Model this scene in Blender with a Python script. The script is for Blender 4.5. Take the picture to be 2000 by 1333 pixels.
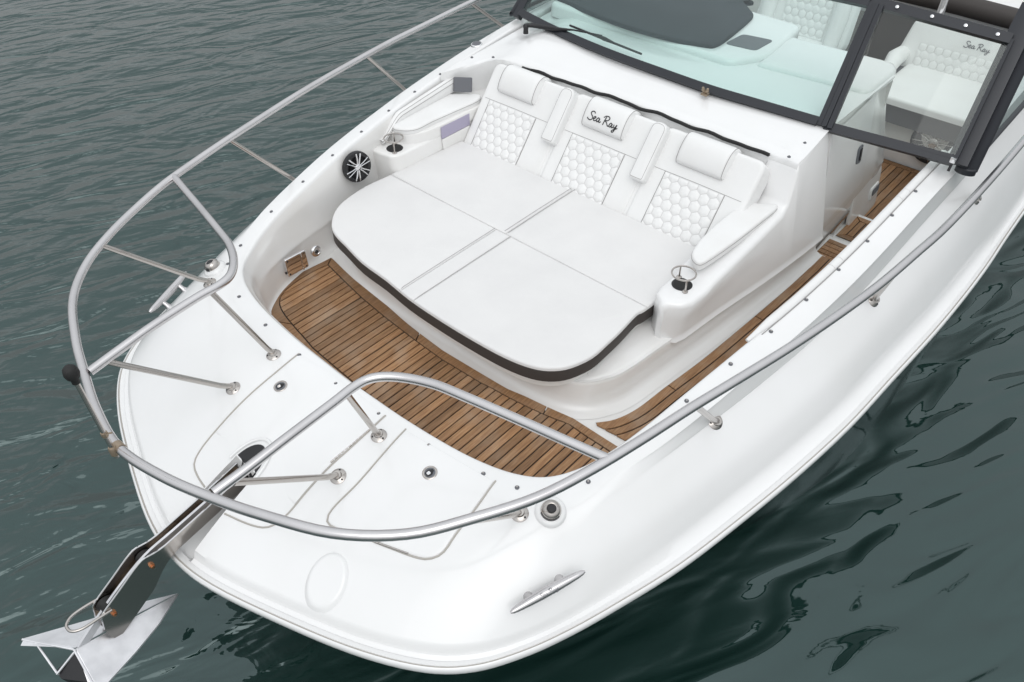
import bpy, bmesh, math, random
from mathutils import Vector, Matrix, noise
from mathutils.bvhtree import BVHTree
from mathutils.geometry import tessellate_polygon
random.seed(7)
V = Vector
for o in list(bpy.data.objects): bpy.data.objects.remove(o)
SC = bpy.context.scene
COL = SC.collection
Z0 = 1.30            # bow deck above the water, metres; boat coordinates: x port, y aft, z up from the bow deck

# ------------------------------------------------------------------ camera
F_PX, YAW, PIT, ROL = 1553.03, -0.73897, 0.74678, -0.01098
CP = V((1.99784, -1.093, 2.25695))
fw = V((math.sin(YAW)*math.cos(PIT), math.cos(YAW)*math.cos(PIT), -math.sin(PIT)))
rt = fw.cross(V((0, 0, 1))).normalized(); up = rt.cross(fw)
rt, up = rt*math.cos(ROL)+up*math.sin(ROL), up*math.cos(ROL)-rt*math.sin(ROL)
cd = bpy.data.cameras.new('camera'); cam = bpy.data.objects.new('camera', cd); COL.objects.link(cam)
cd.sensor_width = 36; cd.lens = F_PX/2000*36; cd.clip_start = .05; cd.clip_end = 2000
m = Matrix((rt, up, -fw)).transposed().to_4x4(); m.translation = CP+V((0, 0, Z0)); cam.matrix_world = m
SC.camera = cam

# ------------------------------------------------------------------ sky, sun, exposure (overcast)
W = bpy.data.worlds.new('World'); SC.world = W; W.use_nodes = True
nt = W.node_tree; nt.nodes.clear()
out = nt.nodes.new('ShaderNodeOutputWorld'); bg = nt.nodes.new('ShaderNodeBackground')
sky = nt.nodes.new('ShaderNodeTexSky'); sky.sky_type = 'NISHITA'; sky.sun_disc = False
SUN_EL, SUN_AZ = math.radians(55), math.radians(135)
sky.sun_elevation = SUN_EL; sky.sun_rotation = SUN_AZ; sky.dust_density = 3; sky.air_density = 1.0; sky.ozone_density = 1.0
hs = nt.nodes.new('ShaderNodeHueSaturation'); hs.inputs['Saturation'].default_value = .25
mxs = nt.nodes.new('ShaderNodeMix'); mxs.data_type = 'RGBA'; mxs.inputs[0].default_value = .70      # cloud cover: an even grey layer under the clear sky
# overcast luminance: brighter overhead than at the horizon, the same all round
wtc = nt.nodes.new('ShaderNodeTexCoord'); wsp = nt.nodes.new('ShaderNodeSeparateXYZ'); nt.links.new(wtc.outputs['Generated'], wsp.inputs[0])
wmx = nt.nodes.new('ShaderNodeMath'); wmx.operation = 'MAXIMUM'; wmx.inputs[1].default_value = 0; nt.links.new(wsp.outputs['Z'], wmx.inputs[0])
wma = nt.nodes.new('ShaderNodeMath'); wma.operation = 'MULTIPLY_ADD'; wma.inputs[1].default_value = .75; wma.inputs[2].default_value = .5; nt.links.new(wmx.outputs[0], wma.inputs[0])
wvm = nt.nodes.new('ShaderNodeVectorMath'); wvm.operation = 'SCALE'; wvm.inputs[0].default_value = (7.4, 7.65, 7.8)
nt.links.new(wma.outputs[0], wvm.inputs['Scale']); nt.links.new(wvm.outputs[0], mxs.inputs[7])
nt.links.new(sky.outputs[0], hs.inputs['Color']); nt.links.new(hs.outputs[0], mxs.inputs[6]); nt.links.new(mxs.outputs[2], bg.inputs['Color'])
bg.inputs['Strength'].default_value = .15
nt.links.new(bg.outputs[0], out.inputs['Surface'])
sd = bpy.data.lights.new('sun', 'SUN'); sd.energy = .5; sd.angle = math.radians(50); sd.color = (1, .985, .96)
so = bpy.data.objects.new('sun', sd); COL.objects.link(so); so.location = (0, 0, 30)
sdir = V((math.sin(SUN_AZ)*math.cos(SUN_EL), math.cos(SUN_AZ)*math.cos(SUN_EL), math.sin(SUN_EL)))
so.rotation_euler = sdir.to_track_quat('Z', 'Y').to_euler()
SC.view_settings.view_transform = 'Standard'; SC.view_settings.look = 'None'
SC.view_settings.exposure = .08; SC.view_settings.gamma = 1.0
SC.render.engine = 'CYCLES'
SC.cycles.max_bounces = 10; SC.cycles.transparent_max_bounces = 12

# ------------------------------------------------------------------ pixel -> boat coordinates
def ray(px, py):
    return rt*((px-1000)/F_PX)+up*((666.5-py)/F_PX)+fw
def U(px, py, z):
    d = ray(px, py); return CP+d*((z-CP.z)/d.z)
def UX(px, py, x):
    d = ray(px, py); return CP+d*((x-CP.x)/d.x)
def UY(px, py, y):
    d = ray(px, py); return CP+d*((y-CP.y)/d.y)
def UP(px, py, o, n):
    d = ray(px, py); return CP+d*((o-CP).dot(n)/d.dot(n))

# ------------------------------------------------------------------ mesh helpers
def cat(pts, k=6, closed=False):
    pts = [V(p) for p in pts]; n = len(pts); res = []
    rng = range(n if closed else n-1)
    for i in rng:
        p1, p2 = pts[i], pts[(i+1) % n]
        p0 = pts[i-1] if (closed or i > 0) else p1*2-p2
        p3 = pts[(i+2) % n] if (closed or i+2 < n) else p2*2-p1
        for j in range(k):
            t = j/k
            res.append(.5*((2*p1)+(p2-p0)*t+(2*p0-5*p1+4*p2-p3)*t*t+(3*p1-p0-3*p2+p3)*t**3))
    if not closed: res.append(pts[-1].copy())
    return res
def resample(pts, n):
    L = [0]
    for a, b in zip(pts, pts[1:]): L.append(L[-1]+(b-a).length)
    res = []; j = 0
    for i in range(n):
        s = L[-1]*i/(n-1)
        while j < len(L)-2 and L[j+1] < s: j += 1
        d = L[j+1]-L[j]; res.append(pts[j].lerp(pts[j+1], (s-L[j])/d if d > 1e-9 else 0))
    return res
def rnd(pts, r, k=5):
    """round the corners of a closed 2D/3D polygon"""
    pts = [V(p) for p in pts]; n = len(pts); res = []
    for i in range(n):
        a, b, c = pts[i-1], pts[i], pts[(i+1) % n]
        rr = r[i] if isinstance(r, (list, tuple)) else r
        u, w = a-b, c-b
        d = min(rr, u.length*.48, w.length*.48)
        p, q = b+u.normalized()*d, b+w.normalized()*d
        if d < 1e-5: res.append(b.copy()); continue
        for j in range(k+1):
            t = j/k; res.append(p*(1-t)**2+b*2*t*(1-t)+q*t*t)
    return res
def inset(pts, d):
    n = len(pts); area = sum(pts[i-1].x*pts[i].y-pts[i].x*pts[i-1].y for i in range(n)); s = 1 if area > 0 else -1
    res = []
    for i in range(n):
        a, b, c = pts[i-1], pts[i], pts[(i+1) % n]
        e1 = (b-a); e2 = (c-b)
        e1 = e1.normalized() if e1.length > 1e-9 else e2.normalized()
        e2 = e2.normalized() if e2.length > 1e-9 else e1
        n1 = V((-e1.y, e1.x)); n2 = V((-e2.y, e2.x)); nn = n1+n2
        if nn.length < 1e-6: nn = n1
        nn.normalize(); k = max(.5, nn.dot(n1))
        res.append(V((b.x, b.y))+nn*(s*d/k))
    return res

class MB:
    def __init__(s): s.v = []; s.f = []; s.c = {}
    def add(s, vs, fs):
        b = len(s.v); s.v += [V(p) for p in vs]; s.f += [tuple(b+i for i in f) for f in fs]; return s
    def loft(s, rows, cu=False, cr=False):
        n = len(rows[0]); b = len(s.v); R = len(rows)
        for r in rows: s.v += [V(p) for p in r]
        for i in range(R if cr else R-1):
            i2 = (i+1) % R
            for j in range(n if cu else n-1):
                j2 = (j+1) % n
                s.f.append((b+i*n+j, b+i*n+j2, b+i2*n+j2, b+i2*n+j))
        return s
    def fan(s, ring, c=None):
        b = len(s.v); n = len(ring); c = c if c is not None else sum(ring, V((0, 0, 0)))/n
        s.v += [V(p) for p in ring]+[V(c)]
        s.f += [(b+i, b+(i+1) % n, b+n) for i in range(n)]; return s
    def sweep(s, path, prof, upv=V((0, 0, 1)), closed=False, caps=True, scale=None):
        """prof: list of (side, up) offsets; side = tangent x up"""
        rows = []; n = len(path)
        for i, p in enumerate(path):
            a = path[i-1] if (closed or i > 0) else path[i]; c = path[(i+1) % n] if (closed or i < n-1) else path[i]
            t = (c-a).normalized(); sd = t.cross(upv)
            sd = sd.normalized() if sd.length > 1e-6 else V((1, 0, 0)); u2 = sd.cross(t)
            k = scale[i] if scale else 1
            rows.append([p+sd*(q[0]*k)+u2*(q[1]*k) for q in prof])
        s.loft(rows, cu=True, cr=closed)
        if caps and not closed: s.fan(rows[0]); s.fan(rows[-1])
        return s
    def tube(s, path, r, n=10, closed=False, caps=True):
        path = [V(p) for p in path]; N = len(path); rows = []
        t = (path[1]-path[0]).normalized(); a = V((0, 0, 1)) if abs(t.z) < .9 else V((1, 0, 0))
        u = t.cross(a).normalized()
        for i, p in enumerate(path):
            q0 = path[i-1] if (closed or i > 0) else p; q1 = path[(i+1) % N] if (closed or i < N-1) else p
            t = (q1-q0).normalized(); u = (u-t*u.dot(t)).normalized(); w = t.cross(u)
            rr = r[i] if isinstance(r, (list, tuple)) else r
            rows.append([p+(u*math.cos(2*math.pi*j/n)+w*math.sin(2*math.pi*j/n))*rr for j in range(n)])
        s.loft(rows, cu=True, cr=closed)
        if caps and not closed: s.fan(rows[0]); s.fan(rows[-1])
        return s
    def lathe(s, prof, c, ax=V((0, 0, 1)), n=20, cap=True):
        ax = V(ax).normalized(); a = V((1, 0, 0)) if abs(ax.x) < .8 else V((0, 1, 0))
        u = ax.cross(a).normalized(); w = ax.cross(u); c = V(c)
        rows = [[c+(u*math.cos(2*math.pi*j/n)+w*math.sin(2*math.pi*j/n))*r+ax*h for j in range(n)] for r, h in prof]
        s.loft(rows, cu=True)
        if cap:
            if prof[-1][0] > 1e-4: s.fan(rows[-1])
            if prof[0][0] > 1e-4: s.fan(rows[0])
        return s
    def box(s, c, sz, R=None, bev=0):
        bm = bmesh.new(); bmesh.ops.create_cube(bm, size=1)
        for q in bm.verts: q.co = V((q.co.x*sz[0], q.co.y*sz[1], q.co.z*sz[2]))
        if bev: bmesh.ops.bevel(bm, geom=bm.edges[:], offset=bev, segments=2, affect='EDGES', profile=.6)
        M = R.to_3x3() if R else Matrix.Identity(3); bm.verts.index_update()
        s.add([M@q.co+V(c) for q in bm.verts], [[q.index for q in f.verts] for f in bm.faces]); bm.free(); return s
    def pad(s, out2, fr, t, r=.012, puff=.0, z0=0, bottom=True, rings=(.8, .55, .3)):
        """rounded-edge slab over a 2D outline in the frame (O, ax, ay, an)"""
        O, ax, ay, an = fr; P = lambda q, h: O+ax*q.x+ay*q.y+an*h
        out2 = [V((q[0], q[1])) for q in out2]
        rows = [[P(q, z0) for q in out2]]
        K = 5
        for k in range(K+1):
            a = k/K*math.pi/2; ins = inset(out2, r*(1-math.cos(a)))
            rows.append([P(q, z0+t-r+r*math.sin(a)) for q in ins])
        c = sum(ins, V((0, 0)))/len(ins)
        for k in rings:
            rows.append([P(c.lerp(q, k), z0+t+puff*(1-k*k)) for q in ins])
        s.loft(rows, cu=True); s.fan(rows[-1], P(c, z0+t+puff))
        if bottom: s.fan(rows[0])
        return s

def mesh(name, mb, mat, smooth=35):
    me = bpy.data.meshes.new(name); me.from_pydata([tuple(p) for p in mb.v], [], mb.f)
    bm = bmesh.new(); bm.from_mesh(me); bmesh.ops.remove_doubles(bm, verts=bm.verts, dist=1e-6)
    bmesh.ops.recalc_face_normals(bm, faces=bm.faces); bm.to_mesh(me); bm.free()
    me.materials.append(mat)
    if smooth:
        me.shade_smooth(); me.set_sharp_from_angle(angle=math.radians(smooth))
    return me
def put(name, mb, mat, parent=None, smooth=35, base=None):
    """mb in boat coordinates -> one mesh object (child of parent, or top level with its origin at base)"""
    org = parent['_o'] if parent else V(base if base is not None else (0, 0, 0))
    org = V(org)
    q = MB(); q.v = [p-org for p in mb.v]; q.f = mb.f
    o = bpy.data.objects.new(name, mesh(name, q, mat, smooth)); COL.objects.link(o)
    if parent: o.parent = parent
    else: o.location = org+V((0, 0, Z0))
    o['_o'] = tuple(org); return o
def thing(name, label, catg, base, group=None):
    o = bpy.data.objects.new(name, None); COL.objects.link(o); o.location = V(base)+V((0, 0, Z0)); o['_o'] = tuple(base)
    o.empty_display_size = .1
    return tag(o, label, catg, group)
def tag(o, label, catg, group=None):
    o['label'] = label; o['category'] = catg
    if group: o['group'] = group
    return o
def frame(O, ax, ay): 
    ax, ay = V(ax).normalized(), V(ay).normalized(); return (V(O), ax, ay, ax.cross(ay).normalized())
ZF = lambda z: (V((0, 0, z)), V((1, 0, 0)), V((0, 1, 0)), V((0, 0, 1)))

# ------------------------------------------------------------------ materials
def mat(name, col, rough=.4, metal=0, coat=0, bump=None, var=None, spec=.5):
    M = bpy.data.materials.new(name); M.use_nodes = True; t = M.node_tree; b = t.nodes['Principled BSDF']
    b.inputs['Base Color'].default_value = (*col, 1); b.inputs['Roughness'].default_value = rough
    b.inputs['Metallic'].default_value = metal; b.inputs['Coat Weight'].default_value = coat; b.inputs['Coat Roughness'].default_value = .06
    b.inputs['Specular IOR Level'].default_value = spec
    tc = t.nodes.new('ShaderNodeTexCoord')
    if var:      # (scale, colour2, contrast lo, hi)
        n = t.nodes.new('ShaderNodeTexNoise'); n.inputs['Scale'].default_value = var[0]; n.inputs['Detail'].default_value = 6
        t.links.new(tc.outputs['Object'], n.inputs['Vector'])
        r = t.nodes.new('ShaderNodeMapRange'); r.inputs[1].default_value = var[2]; r.inputs[2].default_value = var[3]
        t.links.new(n.outputs['Fac'], r.inputs[0])
        mx = t.nodes.new('ShaderNodeMix'); mx.data_type = 'RGBA'
        mx.inputs[6].default_value = (*col, 1); mx.inputs[7].default_value = (*var[1], 1)
        t.links.new(r.outputs[0], mx.inputs[0]); t.links.new(mx.outputs[2], b.inputs['Base Color'])
    if bump:     # (scale, distance)
        n = t.nodes.new('ShaderNodeTexNoise'); n.inputs['Scale'].default_value = bump[0]; n.inputs['Detail'].default_value = 4
        t.links.new(tc.outputs['Object'], n.inputs['Vector'])
        bp = t.nodes.new('ShaderNodeBump'); bp.inputs['Distance'].default_value = bump[1]; bp.inputs['Strength'].default_value = 1
        t.links.new(n.outputs['Fac'], bp.inputs['Height']); t.links.new(bp.outputs[0], b.inputs['Normal'])
    return M
GEL = mat('white_gelcoat', (.80, .80, .80), .22, coat=.5, var=(3.0, (.77, .77, .765), .4, .75))
LIN = mat('inner_liner_gelcoat', (.79, .785, .775), .2, coat=.5, var=(4.0, (.75, .74, .72), .4, .75))
VIN = mat('white_vinyl', (.78, .78, .775), .55, bump=(160, .0004), var=(6, (.74, .735, .725), .45, .8))
PADM = mat('sunpad_vinyl', (.715, .71, .705), .6, bump=(14, .003), var=(4.5, (.68, .675, .672), .38, .70))
PIPE = mat('seam_piping', (.30, .29, .285), .6)
CHAR = mat('brown_grey_vinyl', (.045, .038, .035), .6, bump=(300, .0004))
STEEL = mat('brushed_steel', (.62, .605, .61), .24, 1, var=(5, (.54, .525, .53), .45, .8))
POL = mat('polished_steel', (.50, .47, .445), .2, 1)
CHROME = mat('chrome', (.78, .78, .79), .06, 1)
BLK = mat('black_plastic', (.012, .012, .014), .45)
RUB = mat('black_rubber', (.015, .015, .015), .7)
FRM = mat('black_powder_coat', (.018, .020, .026), .38, bump=(500, .0002))
NAVY = mat('black_canvas', (.016, .018, .024), .8, bump=(600, .0004))
CAULK = mat('black_caulk', (.008, .008, .008), .6)
COVER = mat('grey_blue_canvas', (.045, .052, .062), .85, bump=(400, .0006), var=(5, (.038, .044, .053), .4, .7))
HULL = mat('dark_hull_paint', (.012, .016, .018), .12, coat=.6)
GREYC = mat('grey_carpet', (.12, .115, .11), .9, bump=(250, .002), var=(30, (.085, .08, .078), .35, .7))
GRYP = mat('grey_panel', (.13, .135, .15), .6)
SEAM = mat('hatch_gasket', (.42, .395, .36), .6)
COPPER = mat('copper_bolt', (.62, .30, .16), .3, 1)
LAV = mat('lavender_led_tint', (.38, .35, .47), .4)  # colour of blue LED light, painted in; nothing glows
TAN = mat('tan_metal', (.34, .27, .20), .35, .6)
GALV = mat('anchor_steel', (.80, .80, .82), .28, .75, var=(14, (.66, .66, .68), .4, .7))
DSTL = mat('weathered_roller_steel', (.30, .25, .20), .35, .9, var=(10, (.10, .075, .05), .4, .65))

def teak():
    M = bpy.data.materials.new('teak'); M.use_nodes = True; t = M.node_tree; b = t.nodes['Principled BSDF']
    tc = t.nodes.new('ShaderNodeTexCoord'); oi = t.nodes.new('ShaderNodeObjectInfo')
    ad = t.nodes.new('ShaderNodeVectorMath'); ad.operation = 'ADD'
    cm = t.nodes.new('ShaderNodeCombineXYZ'); mu = t.nodes.new('ShaderNodeMath'); mu.operation = 'MULTIPLY'; mu.inputs[1].default_value = 37
    t.links.new(oi.outputs['Random'], mu.inputs[0]); t.links.new(mu.outputs[0], cm.inputs[2])
    t.links.new(tc.outputs['Object'], ad.inputs[0]); t.links.new(cm.outputs[0], ad.inputs[1])
    mp = t.nodes.new('ShaderNodeMapping'); mp.inputs['Scale'].default_value = (150, 9, 9)
    t.links.new(ad.outputs[0], mp.inputs['Vector'])
    n = t.nodes.new('ShaderNodeTexNoise'); n.inputs['Scale'].default_value = 1; n.inputs['Detail'].default_value = 8; n.inputs['Roughness'].default_value = .65
    t.links.new(mp.outputs[0], n.inputs['Vector'])
    n2 = t.nodes.new('ShaderNodeTexNoise'); n2.inputs['Scale'].default_value = 7; n2.inputs['Detail'].default_value = 5
    t.links.new(tc.outputs['Object'], n2.inputs['Vector'])
    cr = t.nodes.new('ShaderNodeValToRGB'); e = cr.color_ramp.elements
    e[0].position = .22; e[0].color = (.14, .066, .028, 1); e[1].position = .80; e[1].color = (.46, .28, .145, 1)
    x = e.new(.5); x.color = (.29, .155, .072, 1)
    t.links.new(n.outputs['Fac'], cr.inputs[0])
    # weathering: greyed patches
    r2 = t.nodes.new('ShaderNodeMapRange'); r2.inputs[1].default_value = .48; r2.inputs[2].default_value = .72; r2.inputs[4].default_value = .65
    t.links.new(n2.outputs['Fac'], r2.inputs[0])
    mx = t.nodes.new('ShaderNodeMix'); mx.data_type = 'RGBA'; mx.inputs[7].default_value = (.36, .26, .18, 1)
    t.links.new(r2.outputs[0], mx.inputs[0]); t.links.new(cr.outputs[0], mx.inputs[6])
    hv = t.nodes.new('ShaderNodeHueSaturation'); mr = t.nodes.new('ShaderNodeMapRange'); mr.inputs[3].default_value = .72; mr.inputs[4].default_value = 1.25
    t.links.new(oi.outputs['Random'], mr.inputs[0]); t.links.new(mr.outputs[0], hv.inputs['Value']); t.links.new(mx.outputs[2], hv.inputs['Color'])
    t.links.new(hv.outputs[0], b.inputs['Base Color'])
    b.inputs['Roughness'].default_value = .62
    bp = t.nodes.new('ShaderNodeBump'); bp.inputs['Distance'].default_value = .0008; t.links.new(n.outputs['Fac'], bp.inputs['Height']); t.links.new(bp.outputs[0], b.inputs['Normal'])
    return M
TEAK = teak()
def glass(name, tint):
    M = bpy.data.materials.new(name); M.use_nodes = True; t = M.node_tree; t.nodes.clear()
    o = t.nodes.new('ShaderNodeOutputMaterial'); tr = t.nodes.new('ShaderNodeBsdfTransparent'); g = t.nodes.new('ShaderNodeBsdfGlossy')
    tr.inputs[0].default_value = (*tint, 1); g.inputs['Roughness'].default_value = .02
    lw = t.nodes.new('ShaderNodeLayerWeight'); pw_ = t.nodes.new('ShaderNodeMath'); pw_.operation = 'POWER'; pw_.inputs[1].default_value = 5
    fr = t.nodes.new('ShaderNodeMath'); fr.operation = 'MULTIPLY_ADD'; fr.inputs[1].default_value = .96; fr.inputs[2].default_value = .04; mx = t.nodes.new('ShaderNodeMixShader')
    t.links.new(lw.outputs['Facing'], pw_.inputs[0]); t.links.new(pw_.outputs[0], fr.inputs[0]); t.links.new(fr.outputs[0], mx.inputs[0]); t.links.new(tr.outputs[0], mx.inputs[1]); t.links.new(g.outputs[0], mx.inputs[2]); t.links.new(mx.outputs[0], o.inputs[0])
    return M
GLASS = glass('green_tinted_glass', (.895, .965, .952)); GLASS2 = glass('pale_tinted_glass', (.92, .95, .935))
def quiltmat():
    M = mat('quilted_vinyl', (.78, .78, .775), .5); t = M.node_tree; b = t.nodes['Principled BSDF']
    a = t.nodes.new('ShaderNodeAttribute'); a.attribute_name = 'stitch'
    mx = t.nodes.new('ShaderNodeMix'); mx.data_type = 'RGBA'; mx.inputs[6].default_value = (.78, .78, .775, 1); mx.inputs[7].default_value = (.50, .49, .485, 1)
    t.links.new(a.outputs['Fac'], mx.inputs[0]); t.links.new(mx.outputs[2], b.inputs['Base Color']); return M
QUILT = quiltmat()

# ------------------------------------------------------------------ water
def water():
    M = bpy.data.materials.new('harbour_water'); M.use_nodes = True; t = M.node_tree; b = t.nodes['Principled BSDF']
    b.inputs['Base Color'].default_value = (.007, .024, .020, 1); b.inputs['Roughness'].default_value = .035; b.inputs['IOR'].default_value = 1.74; b.inputs['Specular Tint'].default_value = (.80, .98, 1.0, 1)
    tc = t.nodes.new('ShaderNodeTexCoord')
    def rotmap(ang, sc, off=(0, 0, 0)):
        mp = t.nodes.new('ShaderNodeMapping'); mp.vector_type = 'TEXTURE'
        mp.inputs['Rotation'].default_value = (0, 0, ang); mp.inputs['Scale'].default_value = sc; mp.inputs['Location'].default_value = off
        t.links.new(tc.outputs['Object'], mp.inputs['Vector']); return mp
    def nz(mp, detail, rough=.5, dist=0):
        n = t.nodes.new('ShaderNodeTexNoise'); n.inputs['Scale'].default_value = 1; n.inputs['Detail'].default_value = detail
        n.inputs['Roughness'].default_value = rough; n.inputs['Distortion'].default_value = dist
        t.links.new(mp.outputs[0], n.inputs['Vector']); return n
    def ga(p, q): d = U(*q, -Z0)-U(*p, -Z0); return math.atan2(d.y, d.x)
    ang, ang2 = ga((300, 206), (400, 186)), ga((1600, 1100), (1700, 1046))
    a = nz(rotmap(ang, (.80, .30, 1)), 2.5, .5, .9)
    a2 = nz(rotmap(ang-.25, (.30, .13, 1), (3, 1, 0)), 3, .5, .5)
    c = nz(rotmap(ang2, (.80, .26, 1), (7, 2, 0)), 1.3, .4, 1.0)
    # shelter mask: choppy to starboard of the boat, calm to port
    sx = t.nodes.new('ShaderNodeSeparateXYZ'); t.links.new(tc.outputs['Object'], sx.inputs[0])
    mr = t.nodes.new('ShaderNodeMapRange'); mr.interpolation_type = 'SMOOTHSTEP'; mr.inputs[1].default_value = -2.2; mr.inputs[2].default_value = .9; mr.inputs[3].default_value = 1; mr.inputs[4].default_value = 0
    t.links.new(sx.outputs[0], mr.inputs[0])
    def M2(op, x, y):
        n = t.nodes.new('ShaderNodeMath'); n.operation = op
        for i, q in enumerate((x, y)):
            if isinstance(q, (int, float)): n.inputs[i].default_value = q
            else: t.links.new(q, n.inputs[i])
        return n.outputs[0]
    chop = M2('ADD', M2('MULTIPLY', a.outputs['Fac'], .19), M2('MULTIPLY', a2.outputs['Fac'], .04))
    calm = M2('ADD', M2('MULTIPLY', c.outputs['Fac'], .06), M2('MULTIPLY', a2.outputs['Fac'], .002))
    h = M2('ADD', M2('MULTIPLY', chop, mr.outputs[0]), M2('MULTIPLY', calm, M2('SUBTRACT', 1, M2('MULTIPLY', mr.outputs[0], .6))))
    bp = t.nodes.new('ShaderNodeBump'); bp.inputs['Distance'].default_value = 1; bp.inputs['Strength'].default_value = 1
    t.links.new(h, bp.inputs['Height']); t.links.new(bp.outputs[0], b.inputs['Normal'])
    return M
wm = MB(); S = 400
wm.add([(-S, -S, 0), (S, -S, 0), (S, S, 0), (-S, S, 0)], [(0, 1, 2, 3)])
w = put('water', wm, water(), None, 0, base=(0, 0, 0)); w.location = (0, 0, 0); w['kind'] = 'structure'

# ------------------------------------------------------------------ the boat: hull and deck
boat = thing('motorboat', 'white motorboat with open bow lounge, teak floor and steel bow rail', 'boat', (0, 0, -Z0))
RP = [(1200, 1196, -.29), (1328, 1116, -.272), (1448, 1024, -.254), (1552, 938, -.236), (1654, 844, -.218), (1740, 750, -.203), (1839, 640, -.19), (1919, 537.6, -.18), (1990, 432, -.172)]
RS = [U(*q) for q in RP]
ST = [  # rub rail x, y, z | inner opening edge x, y, z
 (0, -.75, -.30, 0, .105, 0), (.22, -.724, -.30, .13, .108, 0), (.544, -.626, -.30, .32, .114, 0), (.80, -.53, -.30, .52, .13, 0), (.993, -.426, -.30, .68, .152, .003),
 (1.111, -.317, -.30, .82, .19, .008), (1.196, -.179, -.30, .92, .25, .012), (1.262, -.03, -.298, .985, .34, .02)]+[(*r, *o) for r, o in zip(RS, (
 (1.035, .45, .045), (1.078, .60, .08), (1.118, .82, .125), (1.165, 1.1, .175), (1.215, 1.47, .222), (1.248, 1.86, .272), (1.27, 2.4, .335), (1.285, 2.95, .375), (1.285, 3.7, .41)))]+[
 (1.60, 5.2, -.17, 1.25, 5.2, .42), (1.54, 7.2, -.17, 1.19, 7.2, .42)]
def smooth(a, b, x): x = min(1, max(0, (x-a)/(b-a))); return x*x*(3-2*x)
def section(k):
    rx, ry, rz, ox, oy, oz = ST[k]; R = V((rx, ry)); O = V((ox, oy)); d = (O-R).normalized()
    P = lambda q, z: V((q.x, q.y, z))
    w = smooth(6, 10, k); so = .045-.025*w
    D0, D1, D2 = P(R+d*.030, rz+.034), P(R+d*(.046+.006*w), rz+.040), P(R+d*(.060+.018*w), rz+.074)
    O3 = P(O, oz); sn = P(O-d*so, oz)
    A = []
    for g in (.08, .2, .34, .48, .62, .76, .89):
        q = D2.lerp(sn, g); q.z = oz+(D2.z-oz)*(1-g)**1.75; A.append(q)
    if w > 0:
        C4 = P(O-d*.092, oz-.014); C3 = P(O-d*(.116), oz-.014-.10*smooth(7.5, 12, k)-.01)
        B = []
        for g in (.2, .5, .84):
            q = D2.lerp(C3, g); q += V((-d.x, -d.y, .5))*(.022*math.sin(g*math.pi)); B.append(q)
        B += [C3, C4.lerp(C3, .86), C4.lerp(C3, .12), C4]
        A = [a.lerp(b, w) for a, b in zip(A, B)]
    return [D0, D1, D2]+A+[sn, O3, P(O+d*.006, oz-.004), P(O+d*.010, oz-.016)]
half = [section(k) for k in range(len(ST))]
mir = lambda p: V((-p.x, p.y, p.z))
full = [[mir(p) for p in half[k]] for k in range(len(ST)-1, 0, -1)]+half
NS = len(ST)
cols = list(zip(*full))                       # each column: a curve along the boat
ksub = [6]*(len(full)-1); ksub[NS-2] = ksub[NS-1] = 16
def catk(pts, ks):
    res = []
    for i in range(len(pts)-1):
        p1, p2 = pts[i], pts[i+1]; p0 = pts[i-1] if i else p1*2-p2; p3 = pts[i+2] if i+2 < len(pts) else p2*2-p1
        for j in range(ks[i]):
            t = j/ks[i]; res.append(.5*((2*p1)+(p2-p0)*t+(2*p0-5*p1+4*p2-p3)*t*t+(3*p1-p0-3*p2+p3)*t**3))
    res.append(pts[-1].copy()); return res
cols = [catk(list(c), ksub) for c in cols]
rows = []
for r in zip(*cols):
    mid = cat(r[2:12], 4); rows.append([r[0], r[1]]+mid+[r[12], r[13]])
for r in rows:                                # anchor trough in the stem
    for i, p in enumerate(r):
        if abs(p.x) < .064 and p.y < -.385: p.z = min(p.z, -.285 if p.y < -.40 else p.z)
DECK = MB().loft(rows)
deck = put('deck', DECK, GEL, boat, 40)
BV = BVHTree.FromPolygons([tuple(p) for p in DECK.v], DECK.f)
def hit(px, py):
    r = BV.ray_cast(CP, ray(px, py).normalized()); return (r[0], r[1] if r[1].z > 0 else -r[1])
def drop(x, y):
    r = BV.ray_cast(V((x, y, 3)), V((0, 0, -1)))
    return (r[0], r[1] if r[1].z > 0 else -r[1]) if r[0] else (V((x, y, 0)), V((0, 0, 1)))
# rub rail and hull
Rc = catk([V((-s[0], s[1], s[2]+.30)) for s in ST[:0:-1]]+[V((s[0], s[1], s[2]+.30)) for s in ST], [5]*(2*NS-2))
def outw(i):
    a, b = Rc[max(0, i-1)], Rc[min(len(Rc)-1, i+1)]; t = (b-a).normalized(); return V((t.y, -t.x, 0)).normalized()
prof = [(-.034, -.268), (-.012, -.262), (-.0105, -.2665), (-.006, -.2665), (-.005, -.261), (.0, -.263), (.004, -.272), (.004, -.288), (-.001, -.298), (-.03, -.302)]
put('rub_rail', MB().loft([[Rc[i]+outw(i)*a+V((0, 0, z)) for a, z in prof] for i in range(len(Rc))], cu=True), GEL, boat, 50)
put('rub_rail_insert', MB().loft([[Rc[i]+outw(i)*a+V((0, 0, z)) for a, z in ((-.0105, -.2655), (-.006, -.2655), (-.006, -.2675), (-.0105, -.2675))] for i in range(len(Rc))], cu=True), SEAM, boat)
hr = []
for i, p in enumerate(Rc):
    bow = smooth(2.5, -.75, p.y); row = []
    for z in (-.295, -.45, -.65, -.9, -1.15, -1.35, -1.6, -1.8):
        h = (-.295-z)/1.3; k = 1-(.10+.42*bow)*h**1.2 if z > -1.4 else (1-(.10+.42*bow)*h**1.2)*(1-(h-.8)*1.0)
        row.append(V((p.x*k*.985, p.y+bow*.75*h, z+p.z*max(0, 1-h*1.3))))
    hr.append(row)
put('hull', MB().loft(hr).fan([r[-1] for r in hr]).fan(list(hr[-1])+list(hr[0])[::-1]), HULL, boat)

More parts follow.
